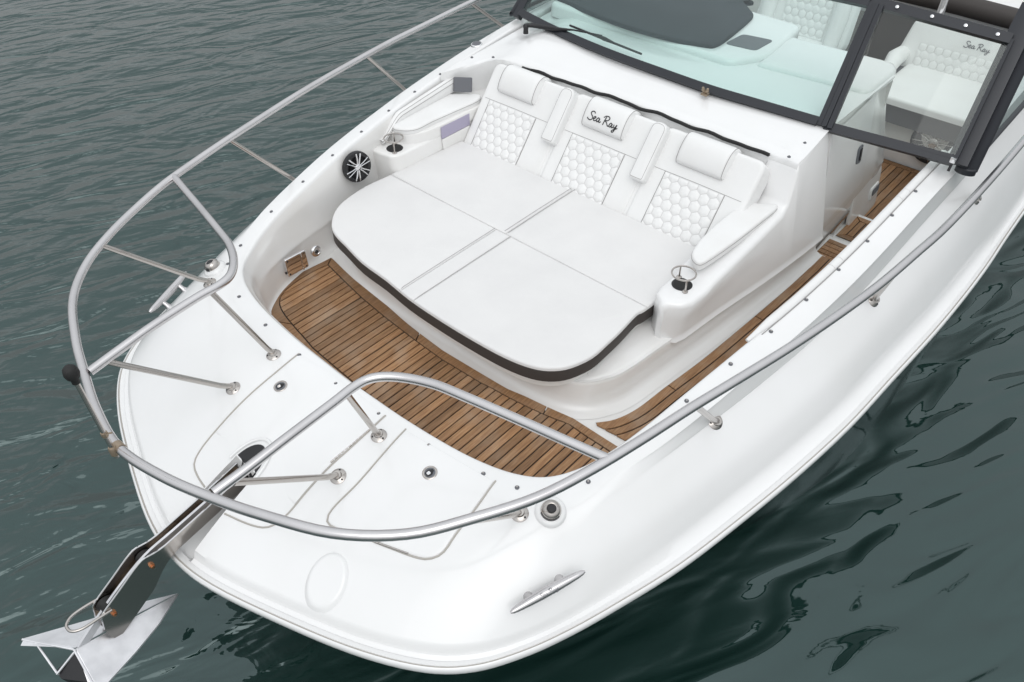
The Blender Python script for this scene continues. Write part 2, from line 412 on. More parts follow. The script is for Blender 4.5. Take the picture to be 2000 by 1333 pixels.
# inner walls of the cockpit
O3 = catk([mir(half[k][-1]) for k in range(NS-1, 0, -1)]+[h[-1] for h in half], [6]*(2*NS-2))
wr = []
for i, p in enumerate(O3):
    a, b = O3[max(0, i-1)], O3[min(len(O3)-1, i+1)]; t = (b-a).normalized(); n = V((-t.y, t.x, 0)).normalized()
    side = smooth(.25, .45, p.y); zo = p.z; row = [p]
    lowz = -.284 if not (p.y > 2.45) else -.70
    pa = [(.010, zo-.03), (.022, min(zo-.05, -.03)), (.034, -.09), (.042, -.12), (.040, -.145), (.042, -.235), (.050, -.268), (.068, lowz-.001)]
    pb = [(.010, zo-.02), (.022, -.05), (.030, -.09), (.036, -.12), (.042, -.15), (.05, -.235), (.058, -.268), (.08, lowz-.001)]
    if p.y > 2.45: pa = [(.012, zo-.03), (.02, -.05), (.02, -.1), (.02, -.15), (.02, -.2), (.02, -.3), (.03, -.5), (.03, -.70)]
    row += [p+n*(q[0]*side+w_[0]*(1-side))+V((0, 0, q[1]*side+w_[1]*(1-side)-zo)) for q, w_ in zip(pa, pb)]
    wr.append(row)
sp = [[r[0]]+cat(r[1:], 3) for r in wr]
put('inner_wall', MB().loft(sp), LIN, boat, 50)
fl = [r[-1].copy() for r in wr if r[-1].y < 2.5]
def sheet(pts, z):
    mb = MB(); P = [V((p.x, p.y, z)) for p in pts]; mb.add(P, [tuple(t) for t in tessellate_polygon([P])]); return mb
put('floor_liner', sheet(fl, -.2835), LIN, boat, 0)

# ------------------------------------------------------------------ teak floor
ZT = -.280
inner_front = [(640.7, 518.7), (610, 533), (580, 551), (559, 567.5), (548.5, 581), (545.5, 591.5), (548.5, 603.5), (557.5, 618.5), (572.5, 637), (595, 662), (611.5, 681.5), (640, 706), (680.5, 740), (701.5, 758.5), (757, 799), (794.5, 826), (811, 840)]
inner_aft = [(640.7, 518.7), (667, 545), (706, 582.5), (751, 620), (790, 650), (821.5, 673.7), (865, 704.5), (901, 726), (940, 749.5), (961.7, 760), (994, 778), (1037.5, 799.7), (1084, 820), (1110, 829), (1142.5, 852), (1180, 876), (1224, 905)]
outer_aft = [(648, 504), (670, 525.5), (692.5, 546.5), (722.5, 570.5), (760, 600.5), (790, 627.5), (820, 651.5), (865, 685), (895, 703), (940, 730), (991, 760), (1027, 775), (1067.5, 794.5), (1097.5, 808), (1119, 817), (1180, 856), (1234, 890)]
outer_left = [(648, 504), (610, 522.5), (580, 537.5), (554.5, 552.5), (538, 567.5), (530.5, 579.5), (526, 593), (529, 611)]
W2 = lambda pts: [V((q.x, q.y)) for q in (U(a, b, ZT) for a, b in pts)]
IF, IA, OA, OL = W2(inner_front), W2(inner_aft), W2(outer_aft), W2(outer_left)
IFr = IF+[V((.30, IF[-1].y)), V((.55, .235)), V((.78, .27)), V((.93, .36)), V((1.0, .5)), V((1.02, .62)), V((IA[-1].x+.06, IA[-1].y))]
OFr = OL+[V((-.80, .255)), V((-.62, .205)), V((-.3, .178)), V((0, .172)), V((.3, .17)), V((.55, .182)), V((.80, .22)), V((.98, .33)), V((1.05, .5)), V((1.07, .68))]
teak_floor = MB()
base_out = OFr+[V((1.04, .72))]+OA[::-1][:-1]
teak_base = put('teak_floor', sheet(base_out, ZT-.001), CAULK, boat, 0)
poly = IFr+IA[::-1][:-1]
def clip(P, x0, keep):
    res = []
    for i in range(len(P)):
        a, b = P[i-1], P[i]; ia, ib = keep(a.x-x0), keep(b.x-x0)
        if ia != ib: res.append(a.lerp(b, (x0-a.x)/(b.x-a.x)))
        if ib: res.append(b)
    return res
def plank(P, z, par, name='plank', t=.005, gap=.0029):
    P = inset(P, gap); n = len(P)
    if n < 3: return
    mb = MB(); top = [V((p.x, p.y, z+t*.7)) for p in P]; tp2 = inset(P, .0012); bot = [V((p.x, p.y, z-.002)) for p in P]
    tt = [V((p.x, p.y, z+t)) for p in tp2]
    mb.loft([bot, top, tt], cu=True); b = len(mb.v); mb.v += tt
    mb.f += [tuple(b+i for i in tri) for tri in tessellate_polygon([tt])]
    return put(name, mb, TEAK, par, 30)
pw = .0392; x = -1.02
while x < 1.05:
    P = clip(clip(poly, x, lambda d: d >= 0), x+pw, lambda d: d < 0)
    if len(P) > 2:
        Q = [P[0]]
        for q in P[1:]:
            if (q-Q[-1]).length > .004: Q.append(q)
        if (Q[0]-Q[-1]).length < .004: Q.pop()
        if len(Q) > 2 and max(q.y for q in Q)-min(q.y for q in Q) > .03: plank(Q, ZT, teak_base)
    x += pw
def strip(A, B, cuts, z, par, name='border_plank'):
    A, B = resample(A, 61), resample(B, 61)
    for i, j in zip(cuts, cuts[1:]):
        plank(A[i:j+1]+B[i:j+1][::-1], z, par, name)
strip(OA, IA, (0, 24, 47, 60), ZT, teak_base)
i0 = 8
strip(OFr, IFr, (0, 13, 27, 42, 60), ZT, teak_base)

# walkway along the port side
SE_y = U(1245, 874, ZT).y
wl_in = [(1163, 826), (1200, 820), (1245, 798), (1300, 756), (1374, 701), (1452, 636.5), (1500, 596), (1545, 557), (1587, 518), (1605, 500)]
WI = cat([V((q.x, q.y)) for q in (U(a, b, ZT) for a, b in wl_in)], 5)
walk_out = [V((.95, SE_y)), V((1.05, .85)), V((1.08, 1.1)), V((1.1, 1.6)), V((1.13, 2.1)), V((1.15, 2.5))]
walk = put('walkway_floor', sheet(WI+walk_out[::-1], ZT-.0008), CAULK, boat, 0)
WI = resample(WI, 61)
def offs(P, d):
    res = []
    for i in range(len(P)):
        t = (P[min(i+1, len(P)-1)]-P[max(i-1, 0)]).normalized(); res.append(P[i]+V((t.y, -t.x))*d)
    return res
def halfp(P, o, n):
    res = []
    for i in range(len(P)):
        a, b = P[i-1], P[i]; da, db = (a-o).dot(n), (b-o).dot(n)
        if (da >= 0) != (db >= 0): res.append(a.lerp(b, da/(da-db)))
        if db >= 0: res.append(b)
    return res
def dedupe0(P):
    Q = [P[0]]
    for q in P[1:]:
        if (q-Q[-1]).length > .004: Q.append(q)
    if (Q[0]-Q[-1]).length < .004: Q.pop()
    return Q
SA, SE = (V((q.x, q.y)) for q in (U(1158, 829, ZT), U(1235, 870, ZT))); SBn = V((-(SE-SA).y, (SE-SA).x)).normalized()
wd = [0, .046, .085, .124, .163, .202, .241]
for k in range(6):
    A, B = offs(WI, wd[k]), offs(WI, wd[k+1])
    cuts = (0, 14, 37, 60) if k == 0 else (0, 60)
    for i, j in zip(cuts, cuts[1:]):
        Q = halfp(A[i:j+1]+B[i:j+1][::-1], SA, SBn)
        if len(Q) > 2: plank(dedupe0(Q), ZT, walk)

# ------------------------------------------------------------------ lounge base, console, cowl
lb = [(-1.03, .90), (-.95, .87), (-.80, .80), (-.6, .755), (-.3, .742), (0, .74), (.25, .742), (.42, .75), (.56, .775), (.655, .825), (.71, .90), (.745, 1.0), (.775, 1.25), (.818, 1.65), (.855, 2.1), (.88, 2.52)]
LB = cat([V((a, b, 0)) for a, b in lb], 4)
rows = []
for i, p in enumerate(LB):
    a, b = LB[max(0, i-1)], LB[min(len(LB)-1, i+1)]; t = (b-a).normalized(); n = V((t.y, -t.x, 0))
    if n.x < -.5: n = V((0, -1, 0))
    rows.append([p+n*o+V((0, 0, z)) for o, z in ((-.25, -.126), (-.03, -.13), (-.012, -.134), (-.003, -.142), (0, -.155), (.004, -.225), (.010, -.255), (.022, -.272), (.04, -.279), (.075, -.2815))])
put('lounge_base', MB().loft(rows), LIN, boat, 60)
put('lounge_base_top', sheet([p+V((0, 0, 0)) for p in LB]+[V((-1.03, 2.5, 0))], -.1335), LIN, boat, 0)

# console: moulded wall to port of the lounge, cup-holder pillar in front, cowl corner aft
cs = [  # y, outer x at z=-.14, outer x at top, inner x, top z
 (1.275, .745, .755, .70, .062), (1.30, .785, .80, .665, .068), (1.35, .80, .825, .655, .070), (1.45, .81, .832, .655, .072), (1.50, .815, .835, .655, .095), (1.60, .825, .84, .655, .110), (1.9, .865, .842, .665, .135), (2.08, .885, .84, .67, .150),
 (2.13, .89, .835, .67, .185), (2.165, .893, .826, .66, .33), (2.185, .895, .818, .66, .365), (2.30, .905, .81, .66, .388), (2.46, .915, .802, .66, .420), (2.475, .915, .801, .66, .4215)]
rows = []
for y, xb, xt, xi, zt in cs:
    r = min(.018, (zt+.14)*.2)
    rows.append([V((xb+.012, y, -.152)), V((xb+.002, y, -.136)), V((xb, y, -.12)), V((xb*.5+xt*.5, y, (zt-.12)/2)), V((xt, y, zt-r*1.3)), V((xt-r*.35, y, zt-r*.35)), V((xt-r*1.3, y, zt)), V((xt*.5+xi*.5, y, zt+.001)), V((xi+r, y, zt)), V((xi+r*.3, y, zt-r*.3)), V((xi, y, zt-r)), V((xi, y, -.14))])
front = [V((p.x*.55+.725*.45, 1.258, p.z if p.z < 0 else p.z-.016)) for p in rows[0]]
put('console_wall', MB().loft([front]+rows).fan(front), GEL, boat, 50)
# cowl in front of the windscreen
def cowl_front(x):
    if x < -1.0:
        k = (-1.0-x)/.235; return V((x, 2.17-.30*k**2.4, .352-.075*k**1.6))
    return V((x, 2.17, .352+.018*smooth(-1, 0, x)))
rows = []
for i in range(49):
    x = -1.235+i*(2.045/48); f = cowl_front(x); row = []
    yb = 3.22; edge = smooth(-.95, -1.235, x)
    for j in range(15):
        t = j/14; y = f.y+(yb-f.y)*t
        zc = f.z+.062*smooth(0, .36, t*(yb-f.y)) ; ze = .335+(y-2.4)*.075 if y > 1.86 else .272
        row.append(V((x, y, zc*(1-edge)+(ze+.003)*edge)))
    row = [f+V((0, .03, -.34)), f+V((0, .006, -.09)), f+V((0, .0, -.03)), f+V((0, .002, -.008))]+[row[0]+V((0, .010, .0))]+row[1:]
    rows.append(row)
put('cowl', MB().loft(rows), GEL, boat, 50)
# side of the console aft of the cowl, with the door
y0, y1 = 2.475, 3.55
def cside(y, z): return .80+.10*(.42-max(z, -.22))/.7-.04*smooth(2.475, 3.5, y)-.035*smooth(-.22, -.30, z)
zs = [.4215, .40, .3, .15, 0, -.15, -.28, -.45, -.62, -.70]
rows = [[V((cside(y, z), y, z)) for z in zs] for y in (2.475, 2.7, 2.9, 3.1)]+[[V((cside(y, z), y-.17*smooth(-.3, .42, z), z)) for z in zs] for y in (3.3, 3.44)]+[[V((cside(3.5, z)-.05, 3.51-.17*smooth(-.3, .42, z), z)) for z in zs], [V((.3, 3.52-.17*smooth(-.3, .42, z), z)) for z in zs]]
cons = put('console_side', MB().loft(rows), LIN, boat, 40)
def csp(y, z, o=.0): return V((cside(y, z)+o, y, z))
mb = MB().loft([[csp(y, z, .008) for z in (.385, .1, -.1, -.31)] for y in (2.50, 2.7, 3.07)])
mb.loft([[csp(2.5, z, .008), csp(2.5, z, -.01)] for z in (.385, .1, -.1, -.31)]).loft([[csp(3.07, z, .008), csp(3.07, z, -.01)] for z in (.385, .1, -.1, -.31)])
mb.loft([[csp(y, -.31, .008), csp(y, -.31, -.01)] for y in (2.5, 3.07)])
door = put('door', mb, GEL, boat, 30)
lp = UX(1670, 303, .83)
mb = MB().pad(rnd([(-.03, -.045), (.03, -.055), (.03, .055), (-.03, .045)], .018), frame(csp(2.93, .10, .009), (0, 1, 0), (-.12, 0, 1)), .005, .002)
lt = put('latch_plate', mb, GRYP, door)
put('latch_handle', MB().pad(rnd([(-.004, -.03), (.018, -.036), (.018, .036), (-.004, .03)], .006), frame(csp(2.93, .10, .0145), (0, 1, 0), (-.12, 0, 1)), .004, .0015), BLK, door)
mb = MB().pad(rnd([(-.22, -.17), (.22, -.17), (.22, .10), (.05, .17), (-.22, .17)], .05), frame(csp(3.30, -.32, .002), (-.04, 1, 0), (-.14, 0, 1)), .02, .01)
mb.pad(rnd([(-.07, -.045), (.07, -.045), (.07, .045), (-.07, .045)], .03), frame(csp(3.43, -.36, .004), (-.04, 1, 0), (-.14, 0, 1)), .03, .012)
put('moulded_panel', mb, LIN, boat, 50)
put('panel_recess', MB().pad(rnd([(-.05, -.02), (.05, -.02), (.05, .02), (-.05, .02)], .012), frame(csp(3.43, -.345, .0345), (-.04, 1, 0), (-.14, 0, 1)), .003, .001), GRYP, boat, 50)
mb = MB().loft([[csp(y, z, o) for z, o in ((-.32, .004), (-.315, .016), (-.335, .016), (-.34, .004))] for y in (2.6, 3.07)], cu=True)
put('door_sill_hinge', mb, POL, boat)
# steps down to the cockpit
def step(px, z, name, lateral, n):
    c = [U(a, b, z) for a, b in px]; c = [V((q.x, q.y)) for q in c]
    big = [V((c[0].x-.06, c[0].y-.03)), V((c[0].x+.5, c[0].y-.03)), V((c[0].x+.5, c[1].y+.03)), V((c[0].x-.06, c[1].y+.03))]
    mb = MB(); P = [V((q.x, q.y, z-.004)) for q in big]; Q = [V((q.x, q.y, z-.16)) for q in big]
    mb.loft([Q, P], cu=True); mb.add(P, [(0, 1, 2, 3)]); s = put(name, mb, LIN, boat)
    x0, x1, ya, yb = c[0].x, c[0].x+.34, c[0].y, c[1].y
    put('caulking', sheet([V((x0, ya)), V((x1, ya)), V((x1, yb)), V((x0, yb))], z-.0025), CAULK, s, 0)
    if lateral:
        for i in range(n):
            a, b = ya+(yb-ya)*i/n, ya+(yb-ya)*(i+1)/n; plank([V((x0, a)), V((x1, a)), V((x1, b)), V((x0, b))], z-.002, s)
    else:
        bw = .045
        plank([V((x0, ya)), V((x1, ya)), V((x1, ya+bw)), V((x0+bw, ya+bw))], z-.002, s)
        plank([V((x0, yb)), V((x0+bw, yb-bw)), V((x1, yb-bw)), V((x1, yb))], z-.002, s)
        plank([V((x0, ya)), V((x0+bw, ya+bw)), V((x0+bw, yb-bw)), V((x0, yb))], z-.002, s)
        for i in range(n):
            a, b = x0+bw+i*.039, x0+bw+(i+1)*.039
            plank([V((a, ya+bw)), V((b, ya+bw)), V((b, yb-bw)), V((a, yb-bw))], z-.002, s)
step([(1589, 497), (1619, 466)], -.33, 'step', True, 5)
step([(1632, 460), (1668, 420)], -.42, 'step', False, 5)

# ------------------------------------------------------------------ sun pad
pad_px = [(902, 274), (830, 308), (763, 340), (754, 344.5), (712, 364), (670, 392.5), (652, 415), (646.6, 439), (653.6, 456), (673, 476), (706, 509.6), (752, 543), (797, 580), (850, 616), (905, 650), (967, 685), (1013, 706), (1050, 717), (1083, 719.5), (1116, 714), (1157.5, 695), (1187.6, 669), (1214, 644), (1244, 612), (1259, 604), (1292, 579.5)]
PO = [V((q.x, q.y)) for q in (U(a, b, 0) for a, b in pad_px)]
PO = PO+[V((.66, 1.60)), V((.655, 1.786)), V((-.95, 1.786))]
sunpad = thing('sunpad', 'large white vinyl sun pad with brown edge band on bow lounge', 'sun pad', (-.2, 1.2, -.078))
out = cat([V((p.x, p.y, 0)) for p in PO[:-2]], 3); out = [V((p.x, p.y)) for p in out]+[PO[-2], PO[-1]]
ys = U(985, 455, 0).y; xs = U(1050, 415, 0).x
def clipy(P, y0, keep):
    Q = clip([V((p.y, p.x)) for p in P], y0, keep); return [V((p.y, p.x)) for p in Q]
def dedupe(P, d=.003):
    Q = [P[0]]
    for q in P[1:]:
        if (q-Q[-1]).length > d: Q.append(q)
    if (Q[0]-Q[-1]).length < d: Q.pop()
    return Q
ge = lambda d: d >= 0; lt_ = lambda d: d < 0
aft, fwd = clipy(out, ys, ge), clipy(out, ys, lt_)
xa, xb = U(965, 450, 0).x, U(992, 465, 0).x
# the band is a slightly larger dark body, the white cushions lie in it
put('side_band', MB().pad(dedupe(out), ZF(-.078), .062, .006), CHAR, sunpad, 40)
put('pad_riser', MB().pad(inset(dedupe(out, .02), .03), ZF(-.135), .06, .004), LIN, boat, 40)
def cushion(P, nm):
    P = inset(dedupe(P), .0012)
    return put(nm, MB().pad(P, ZF(-.03), .0305, .010, puff=.004, rings=(.93, .8, .6, .4, .2)), PADM, sunpad, 50)
cushion(clip(aft, xs, lt_), 'cushion'); cushion(clip(aft, xs, ge), 'cushion')
cushion(clip(fwd, xa, lt_), 'cushion'); cushion(clip(fwd, xb, ge), 'cushion'); cushion(clip(clip(fwd, xa, ge), xb, lt_), 'centre_strip')
for dx in (-.012, .012): put('stitching', MB().tube([V((xs+dx, ys+.01, .0035)), V((xs+dx, 1.5, .0045)), V((xs+dx, 1.80, .003))], .0011, 5), PIPE, sunpad)
for px_ in ((xa-.006), (xb+.004)): put('stitching', MB().tube([V((px_, ys-.005, .003)), V((px_, .9, .0035)), V((px_, .655, .0025)), V((px_, .628, -.004))], .001, 5), PIPE, sunpad)

# ------------------------------------------------------------------ backrests
SO = V((0, 1.80, 0)); SB = V((0, .62, .785)).normalized(); SN = V((0, -.785, .62)).normalized(); SX = V((1, 0, 0))
SF = (SO, SX, SB, SN)
def seatp(x, b, h=0): return SO+SX*x+SB*b+SN*h
def quilt(mb, x0, x1, b0, b1, pitch, fr=SF, hgt=.007, base=.002, st=.0035, th=.006):
    O, ax, ay, an = fr; nx, ny = int((x1-x0)/st), int((b1-b0)/st); rows = []; att = []
    for j in range(ny+1):
        row = []
        for i in range(nx+1):
            u, w = x0+(x1-x0)*i/nx, b0+(b1-b0)*j/ny; best = 9; sec = 9
            rh = pitch*.8660254; jr = round((w-b0)/rh); ds = []
            for q in (jr-1, jr, jr+1):
                cx = round((u-x0)/pitch-(.5 if q % 2 else 0))
                for r in (cx-1, cx, cx+1):
                    ds.append((u-x0-(r+(.5 if q % 2 else 0))*pitch)**2+(w-b0-q*rh)**2)
            ds.sort(); e = (ds[1]-ds[0])/(2*pitch)       # distance to the cell border
            k = 1-math.exp(-(e/.0085)**1.3)
            edge = min(1, min(i, nx-i, j, ny-j)*st/.010)
            row.append(O+ax*u+ay*w+an*(base+hgt*k*(.35+.65*edge))); att.append(max(0, 1-e/.0026)*.9)
        rows.append(row)
    mb.loft(rows); mb.att = att; return mb
def put_quilt(mb, par):
    org = V(par['_o']); me = bpy.data.meshes.new('quilted_panel'); me.from_pydata([tuple(p-org) for p in mb.v], [], mb.f)
    a = me.attributes.new('stitch', 'FLOAT', 'POINT'); a.data.foreach_set('value', mb.att)
    me.materials.append(QUILT); me.shade_smooth(); o = bpy.data.objects.new('quilted_panel', me); COL.objects.link(o); o.parent = par; return o
SEA = [[(.78, .93), (.6, 1.1), (.32, 1.06), (.2, .85), (.34, .66), (.55, .5), (.62, .25), (.42, .04), (.1, .04), (-.12, .2)],
 [(.78, .28), (.95, .38), (1.05, .52), (.95, .6), (.8, .48), (.78, .25), (.9, .1), (1.1, .15), (1.25, .3)],
 [(1.62, .5), (1.45, .58), (1.28, .4), (1.28, .15), (1.42, .1), (1.58, .3), (1.65, .52), (1.61, .2), (1.72, .1), (1.9, .25)],
 [(2.46, 1.0), (2.36, .5), (2.26, .0)], [(2.12, .85), (2.35, 1.08), (2.75, 1.12), (2.95, .95), (2.8, .68), (2.48, .55), (2.75, .35), (2.95, .08), (3.1, .1)],
 [(3.5, .45), (3.35, .52), (3.18, .35), (3.18, .12), (3.32, .06), (3.48, .28), (3.55, .48), (3.5, .15), (3.62, .06), (3.75, .2)],
 [(3.8, .5), (3.8, .2), (3.95, .12), (4.1, .35), (4.2, .55), (4.1, .1), (3.95, -.3), (3.75, -.4), (3.7, -.25), (3.95, -.05), (4.4, .2)]]
def script(fn, w, r):
    """fn(u, v): 3D point of the unit script, u in 0..w"""
    mb = MB(); k = w/4.5
    for s in SEA: mb.tube([fn((p.x+.12)*k, p.y*k) for p in cat([V((a, b, 0)) for a, b in s], 5)], r, 5)
    return mb
def shell(fn, nu, nv):
    return [[fn(i/nu, j/nv) for i in range(nu+1)] for j in range(nv+1)]
TL = .468
seat_specs = [(-1.0, -.425, -.93, -.592, 'starboard', 'white quilted backrest by the side shelf, plain headrest'),
              (-.42, .14, -.332, .002, 'middle', 'middle white quilted backrest with black script lettering on its headrest'),
              (.145, .70, .252, .58, 'port', 'white quilted backrest beside the port armrest, plain headrest')]
for x0, x1, p0, p1, _, lab in seat_specs:
    s = thing('backrest', lab, 'backrest', ((x0+x1)/2, 1.86, -.06), 'bow lounge backrests')
    # body: rounded slab leaning aft; top rolls over
    o2 = rnd([(x0+.0005, -.07), (x1-.0005, -.07), (x1-.0005, TL), (x0+.0005, TL)], [.035, .035, .05, .05], 6)
    fr = (SO-SN*.12, SX, SB, SN)
    put('cushion', MB().pad(o2, fr, .12, .020, rings=(.95, .8, .6, .4, .2)), VIN, s, 60)
    q = MB(); quilt(q, p0, p1, -.03, .258, .0545, st=.0031); put_quilt(q, s)
    mb = MB()
    for xx in (p0-.003, p1+.003): put('stitching', MB().tube([seatp(xx, -.03, .001), seatp(xx, .262, .001)], .0014, 5), PIPE, s)
    mb.tube([seatp(x0+.03, .262, .0005), seatp((x0+x1)/2, .264, .0005), seatp(x1-.03, .262, .0005)], .0011, 5)
    put('stitching', mb, PIPE, s)
    # headrest pillow wrapping over the top
    c = (p0+p1)/2-.005; hw = .137
    prof = [(.318, .003), (.322, .022), (.335, .036), (.37, .046), (.41, .048), (.445, .040), (.472, .018), (.484, -.015), (.484, -.06), (.478, -.085)]
    pc = cat([V((a, b, 0)) for a, b in prof], 3); rows = []
    for i in range(25):
        k = i/24*2-1; e = 1-abs(k)**7; w_ = c+hw*k*(1-.0); sh = .62+.38*math.sqrt(max(0, 1-abs(k)**10)) if abs(k) < 1 else .0
        rows.append([seatp(w_, .40+(p.x-.40)*(.90+.10*sh)-.03*(1-sh)*0, -.02+(p.y+.02)*(sh if abs(k) < 1 else .15)) for p in pc])
    hd = put('headrest', MB().loft(rows).fan(rows[0]).fan(rows[-1]), VIN, s, 60)
    for sg in (-1, 1): put('piping', MB().tube([p+SN*.0006 for p in rows[12+sg*11][1:-4]], .0014, 5), PIPE, hd)
    if _ == 'middle':
        def hp(u, v):
            xx = c-.095+u; k = (xx-c)/hw
            b = .352+v; h = .0
            for a_, b_ in zip(pc, pc[1:]):
                if a_.x <= b <= b_.x and b_.x > a_.x: h = a_.y+(b_.y-a_.y)*(b-a_.x)/(b_.x-a_.x)
            return seatp(xx, b, h+.0008)
        put('embroidery', script(hp, .19, .0028), BLK, hd)
        for ax_ in (x0-.018, x1+.0):
            o3 = rnd([(ax_-.045, .165), (ax_+.045, .165), (ax_+.045, .465), (ax_-.045, .465)], [.02, .02, .045, .045], 5)
            a = put('armrest', MB().pad(o3, (SO-SN*.05, SX, SB, SN), .105, .016, puff=.003), VIN, s, 60)
            mb = MB(); i3 = inset(o3, .010); mb.tube([SO+SX*q.x+SB*q.y+SN*.0535 for q in i3], .0012, 5, closed=True); put('piping', mb, PIPE, a)
put('back_panel', MB().pad([(-1.0, -.07), (.70, -.07), (.68, .455), (-.98, .455)], (SO-SN*.10, SX, SB, SN), .092, .01), VIN, boat)
# dark strip in the gap behind the backrests
gp = [V((x, 2.158+.004*math.sin(x*17)+.004*math.sin(x*41), .352+.018*smooth(-1, 0, x)+.004*math.sin(x*23))) for x in [-.86+i*.03 for i in range(52)]]
gap = put('gap_cover', MB().sweep(gp, [(-.007, -.010), (.007, -.010), (.007, .002), (0, .006), (-.007, .002)]), RUB, boat, 50)

# ------------------------------------------------------------------ armrest cushions, starboard shelf
def flat_pad(name, px, z, t, label, base_par=None, r=.012):
    P = [V((q.x, q.y)) for q in (U(a, b, z+t) for a, b in px)]
    P = [V((p.x, p.y)) for p in cat([V((p.x, p.y, 0)) for p in P], 3, closed=True)]
    c = sum(P, V((0, 0)))/len(P)
    o = tag(put(name, MB().pad(dedupe(P), ZF(z), t, r, puff=.004), VIN, None, 60, base=(c.x, c.y, z)), label, 'armrest', 'bow lounge armrest cushions')
    i3 = inset(dedupe(P), .004); put('piping', MB().tube([V((q.x, q.y, z+t*.62)) for q in inset(dedupe(P), -.0006)], .0012, 5, closed=True), PIPE, o)
    return o
flat_pad('armrest_cushion', [(1521, 401), (1490, 397), (1459, 396), (1435, 408), (1400, 436), (1372, 462), (1354, 487), (1353, 502), (1364, 512), (1380, 508), (1430, 474), (1480, 436)], .132, .042, 'white wedge armrest cushion on the port console beside the walkway')
# starboard shelf block
sh = [(-1.30, 1.27), (-1.12, 1.275), (-1.04, 1.29), (-1.012, 1.33), (-1.008, 1.5), (-1.008, 1.85), (-1.008, 2.16), (-1.30, 2.16)]
put('side_shelf', MB().pad(rnd([(a, b) for a, b in sh], [.01, .02, .03, .03, .01, .01, .01, .01]), ZF(-.14), .232, .014), LIN, boat, 60)
sh2 = [(-1.27, 1.43), (-1.16, 1.40), (-1.06, 1.44), (-1.010, 1.54), (-1.004, 1.8), (-1.0, 2.165), (-1.27, 2.165)]
put('shelf_riser', MB().pad(rnd(sh2, [.01, .05, .05, .04, .01, .01, .01]), ZF(.088), .062, .010), LIN, boat, 60)
flat_pad('armrest_cushion', [(767, 247), (790, 252), (815, 249), (845, 234), (890, 214), (934, 194), (936, 184), (900, 182), (866, 186), (820, 207), (785, 229)], .150, .032, 'white rounded shelf cushion in the starboard corner under the dark tablet')
pn = (V((-1.0045, 1.72, .02)), V((0, 1, 0)), V((0, 0, 1)), V((1, 0, 0)))
put('lit_niche', MB().pad([(-.085, .045), (.14, .045), (.14, .115), (-.085, .115)], pn, .003, .0008), LAV, boat)  # flat plate; the niche's LED light is put into its lavender colour
put('drawer_front', MB().pad(rnd([(-.075, -.045), (.14, -.045), (.14, .042), (-.085, .042)], .008), pn, .006, .003), LIN, boat)
# side bolster against the coaming
bl = []
for i in range(41):
    t = i/40; y = 1.36+.74*t; k = smooth(0, .2, t); ox = -1.172-.045*t; zt_ = (.12+.085*k+.065*t); zb = .10+.065*smooth(.0, .12, t)
    bl.append([V((ox+o, y-(.02*(1-k)), zb+(zt_-zb)*h)) for o, h in ((-.02, 0), (.012, .05), (.022, .3), (.018, .8), (.004, 1.0), (-.02, 1.02))])
sb = put('side_bolster', MB().loft(bl), VIN, boat, 60)
for k in (3, 4): put('piping', MB().tube([r[k]+V((.001, 0, 0)) for r in bl], .0013, 5), PIPE, sb)
# tablet-like screen
tu = V((-.20, .28, .93)).normalized(); tb = U(904, 181, .188)+tu*.044; fr = frame(tb, (.8, .6, -.008), tu)
dv = put('display_screen', MB().pad(rnd([(-.054, -.040), (.054, -.040), (.054, .040), (-.054, .040)], .007), fr, .014, .003), GRYP, boat)
# cup holders
def cup(px, py, z):
    c = U(px, py, z)
    h = put('cup_holder', MB().lathe([(.046, .0005), (.044, .002), (.040, .0025), (.036, .0015)], c, n=28), BLK, boat)
    put('cup_well', MB().lathe([(.036, .0028), (.034, .0031), (.0001, .0031)], c, n=28, cap=False), RUB, h)
    ring = [c+V((.052*math.cos(a), .052*math.sin(a), .062)) for a in [i*math.pi/16 for i in range(32)]]
    mb = MB().tube(ring, .0042, 8, closed=True)
    for a in (2.4, 5.54):
        d = V((math.cos(a), math.sin(a), 0))
        mb.tube([c+d*.052+V((0, 0, z_)) for z_ in (.002, .03, .062)], .0042, 8).lathe([(.013, 0), (.013, .003), (.008, .005), (.0001, .0055)], c+d*.052, n=14, cap=False)
    put('cup_ring', mb, POL, h)
cup(771, 290, .0925); cup(1332, 556, .0722)
# bow speaker in the starboard wall
def speaker(c, n, r, par, nsp=6, sw=.048, sm=None):
    n = n.normalized(); a = V((0, 0, 1)); u = a.cross(n).normalized(); w_ = n.cross(u)
    s = put('speaker', MB().lathe([(r, -.01), (r, .004), (r*.97, .012), (r*.76, .014), (r*.72, .006), (r*.45, -.012), (.0001, -.016)], c, n, 32, cap=False), BLK, par, 50)
    mb = MB().lathe([(r*.24, .004), (r*.24, .013), (r*.18, .018), (.0001, .019)], c, n, 20, cap=False)
    for i in range(nsp):
        th = i*2*math.pi/nsp+.3
        for q in (-.17, .17):
            P = []
            for t in (.2, .45, .7, .86, .9):
                an = th+q*(1.0 if t > .4 else 1.6); P.append(c+u*(math.cos(an)*r*t)+w_*(math.sin(an)*r*t)+n*(.012+.004*math.sin(t*3)))
            mb.tube(P, r*sw, 6)
    put('speaker_grille', mb, sm or CHROME, s, 50)
spc = UX(697, 326, -1.105); speaker(spc+V((.0, 0, 0)), V((1, -.10, .12)), .083, boat)
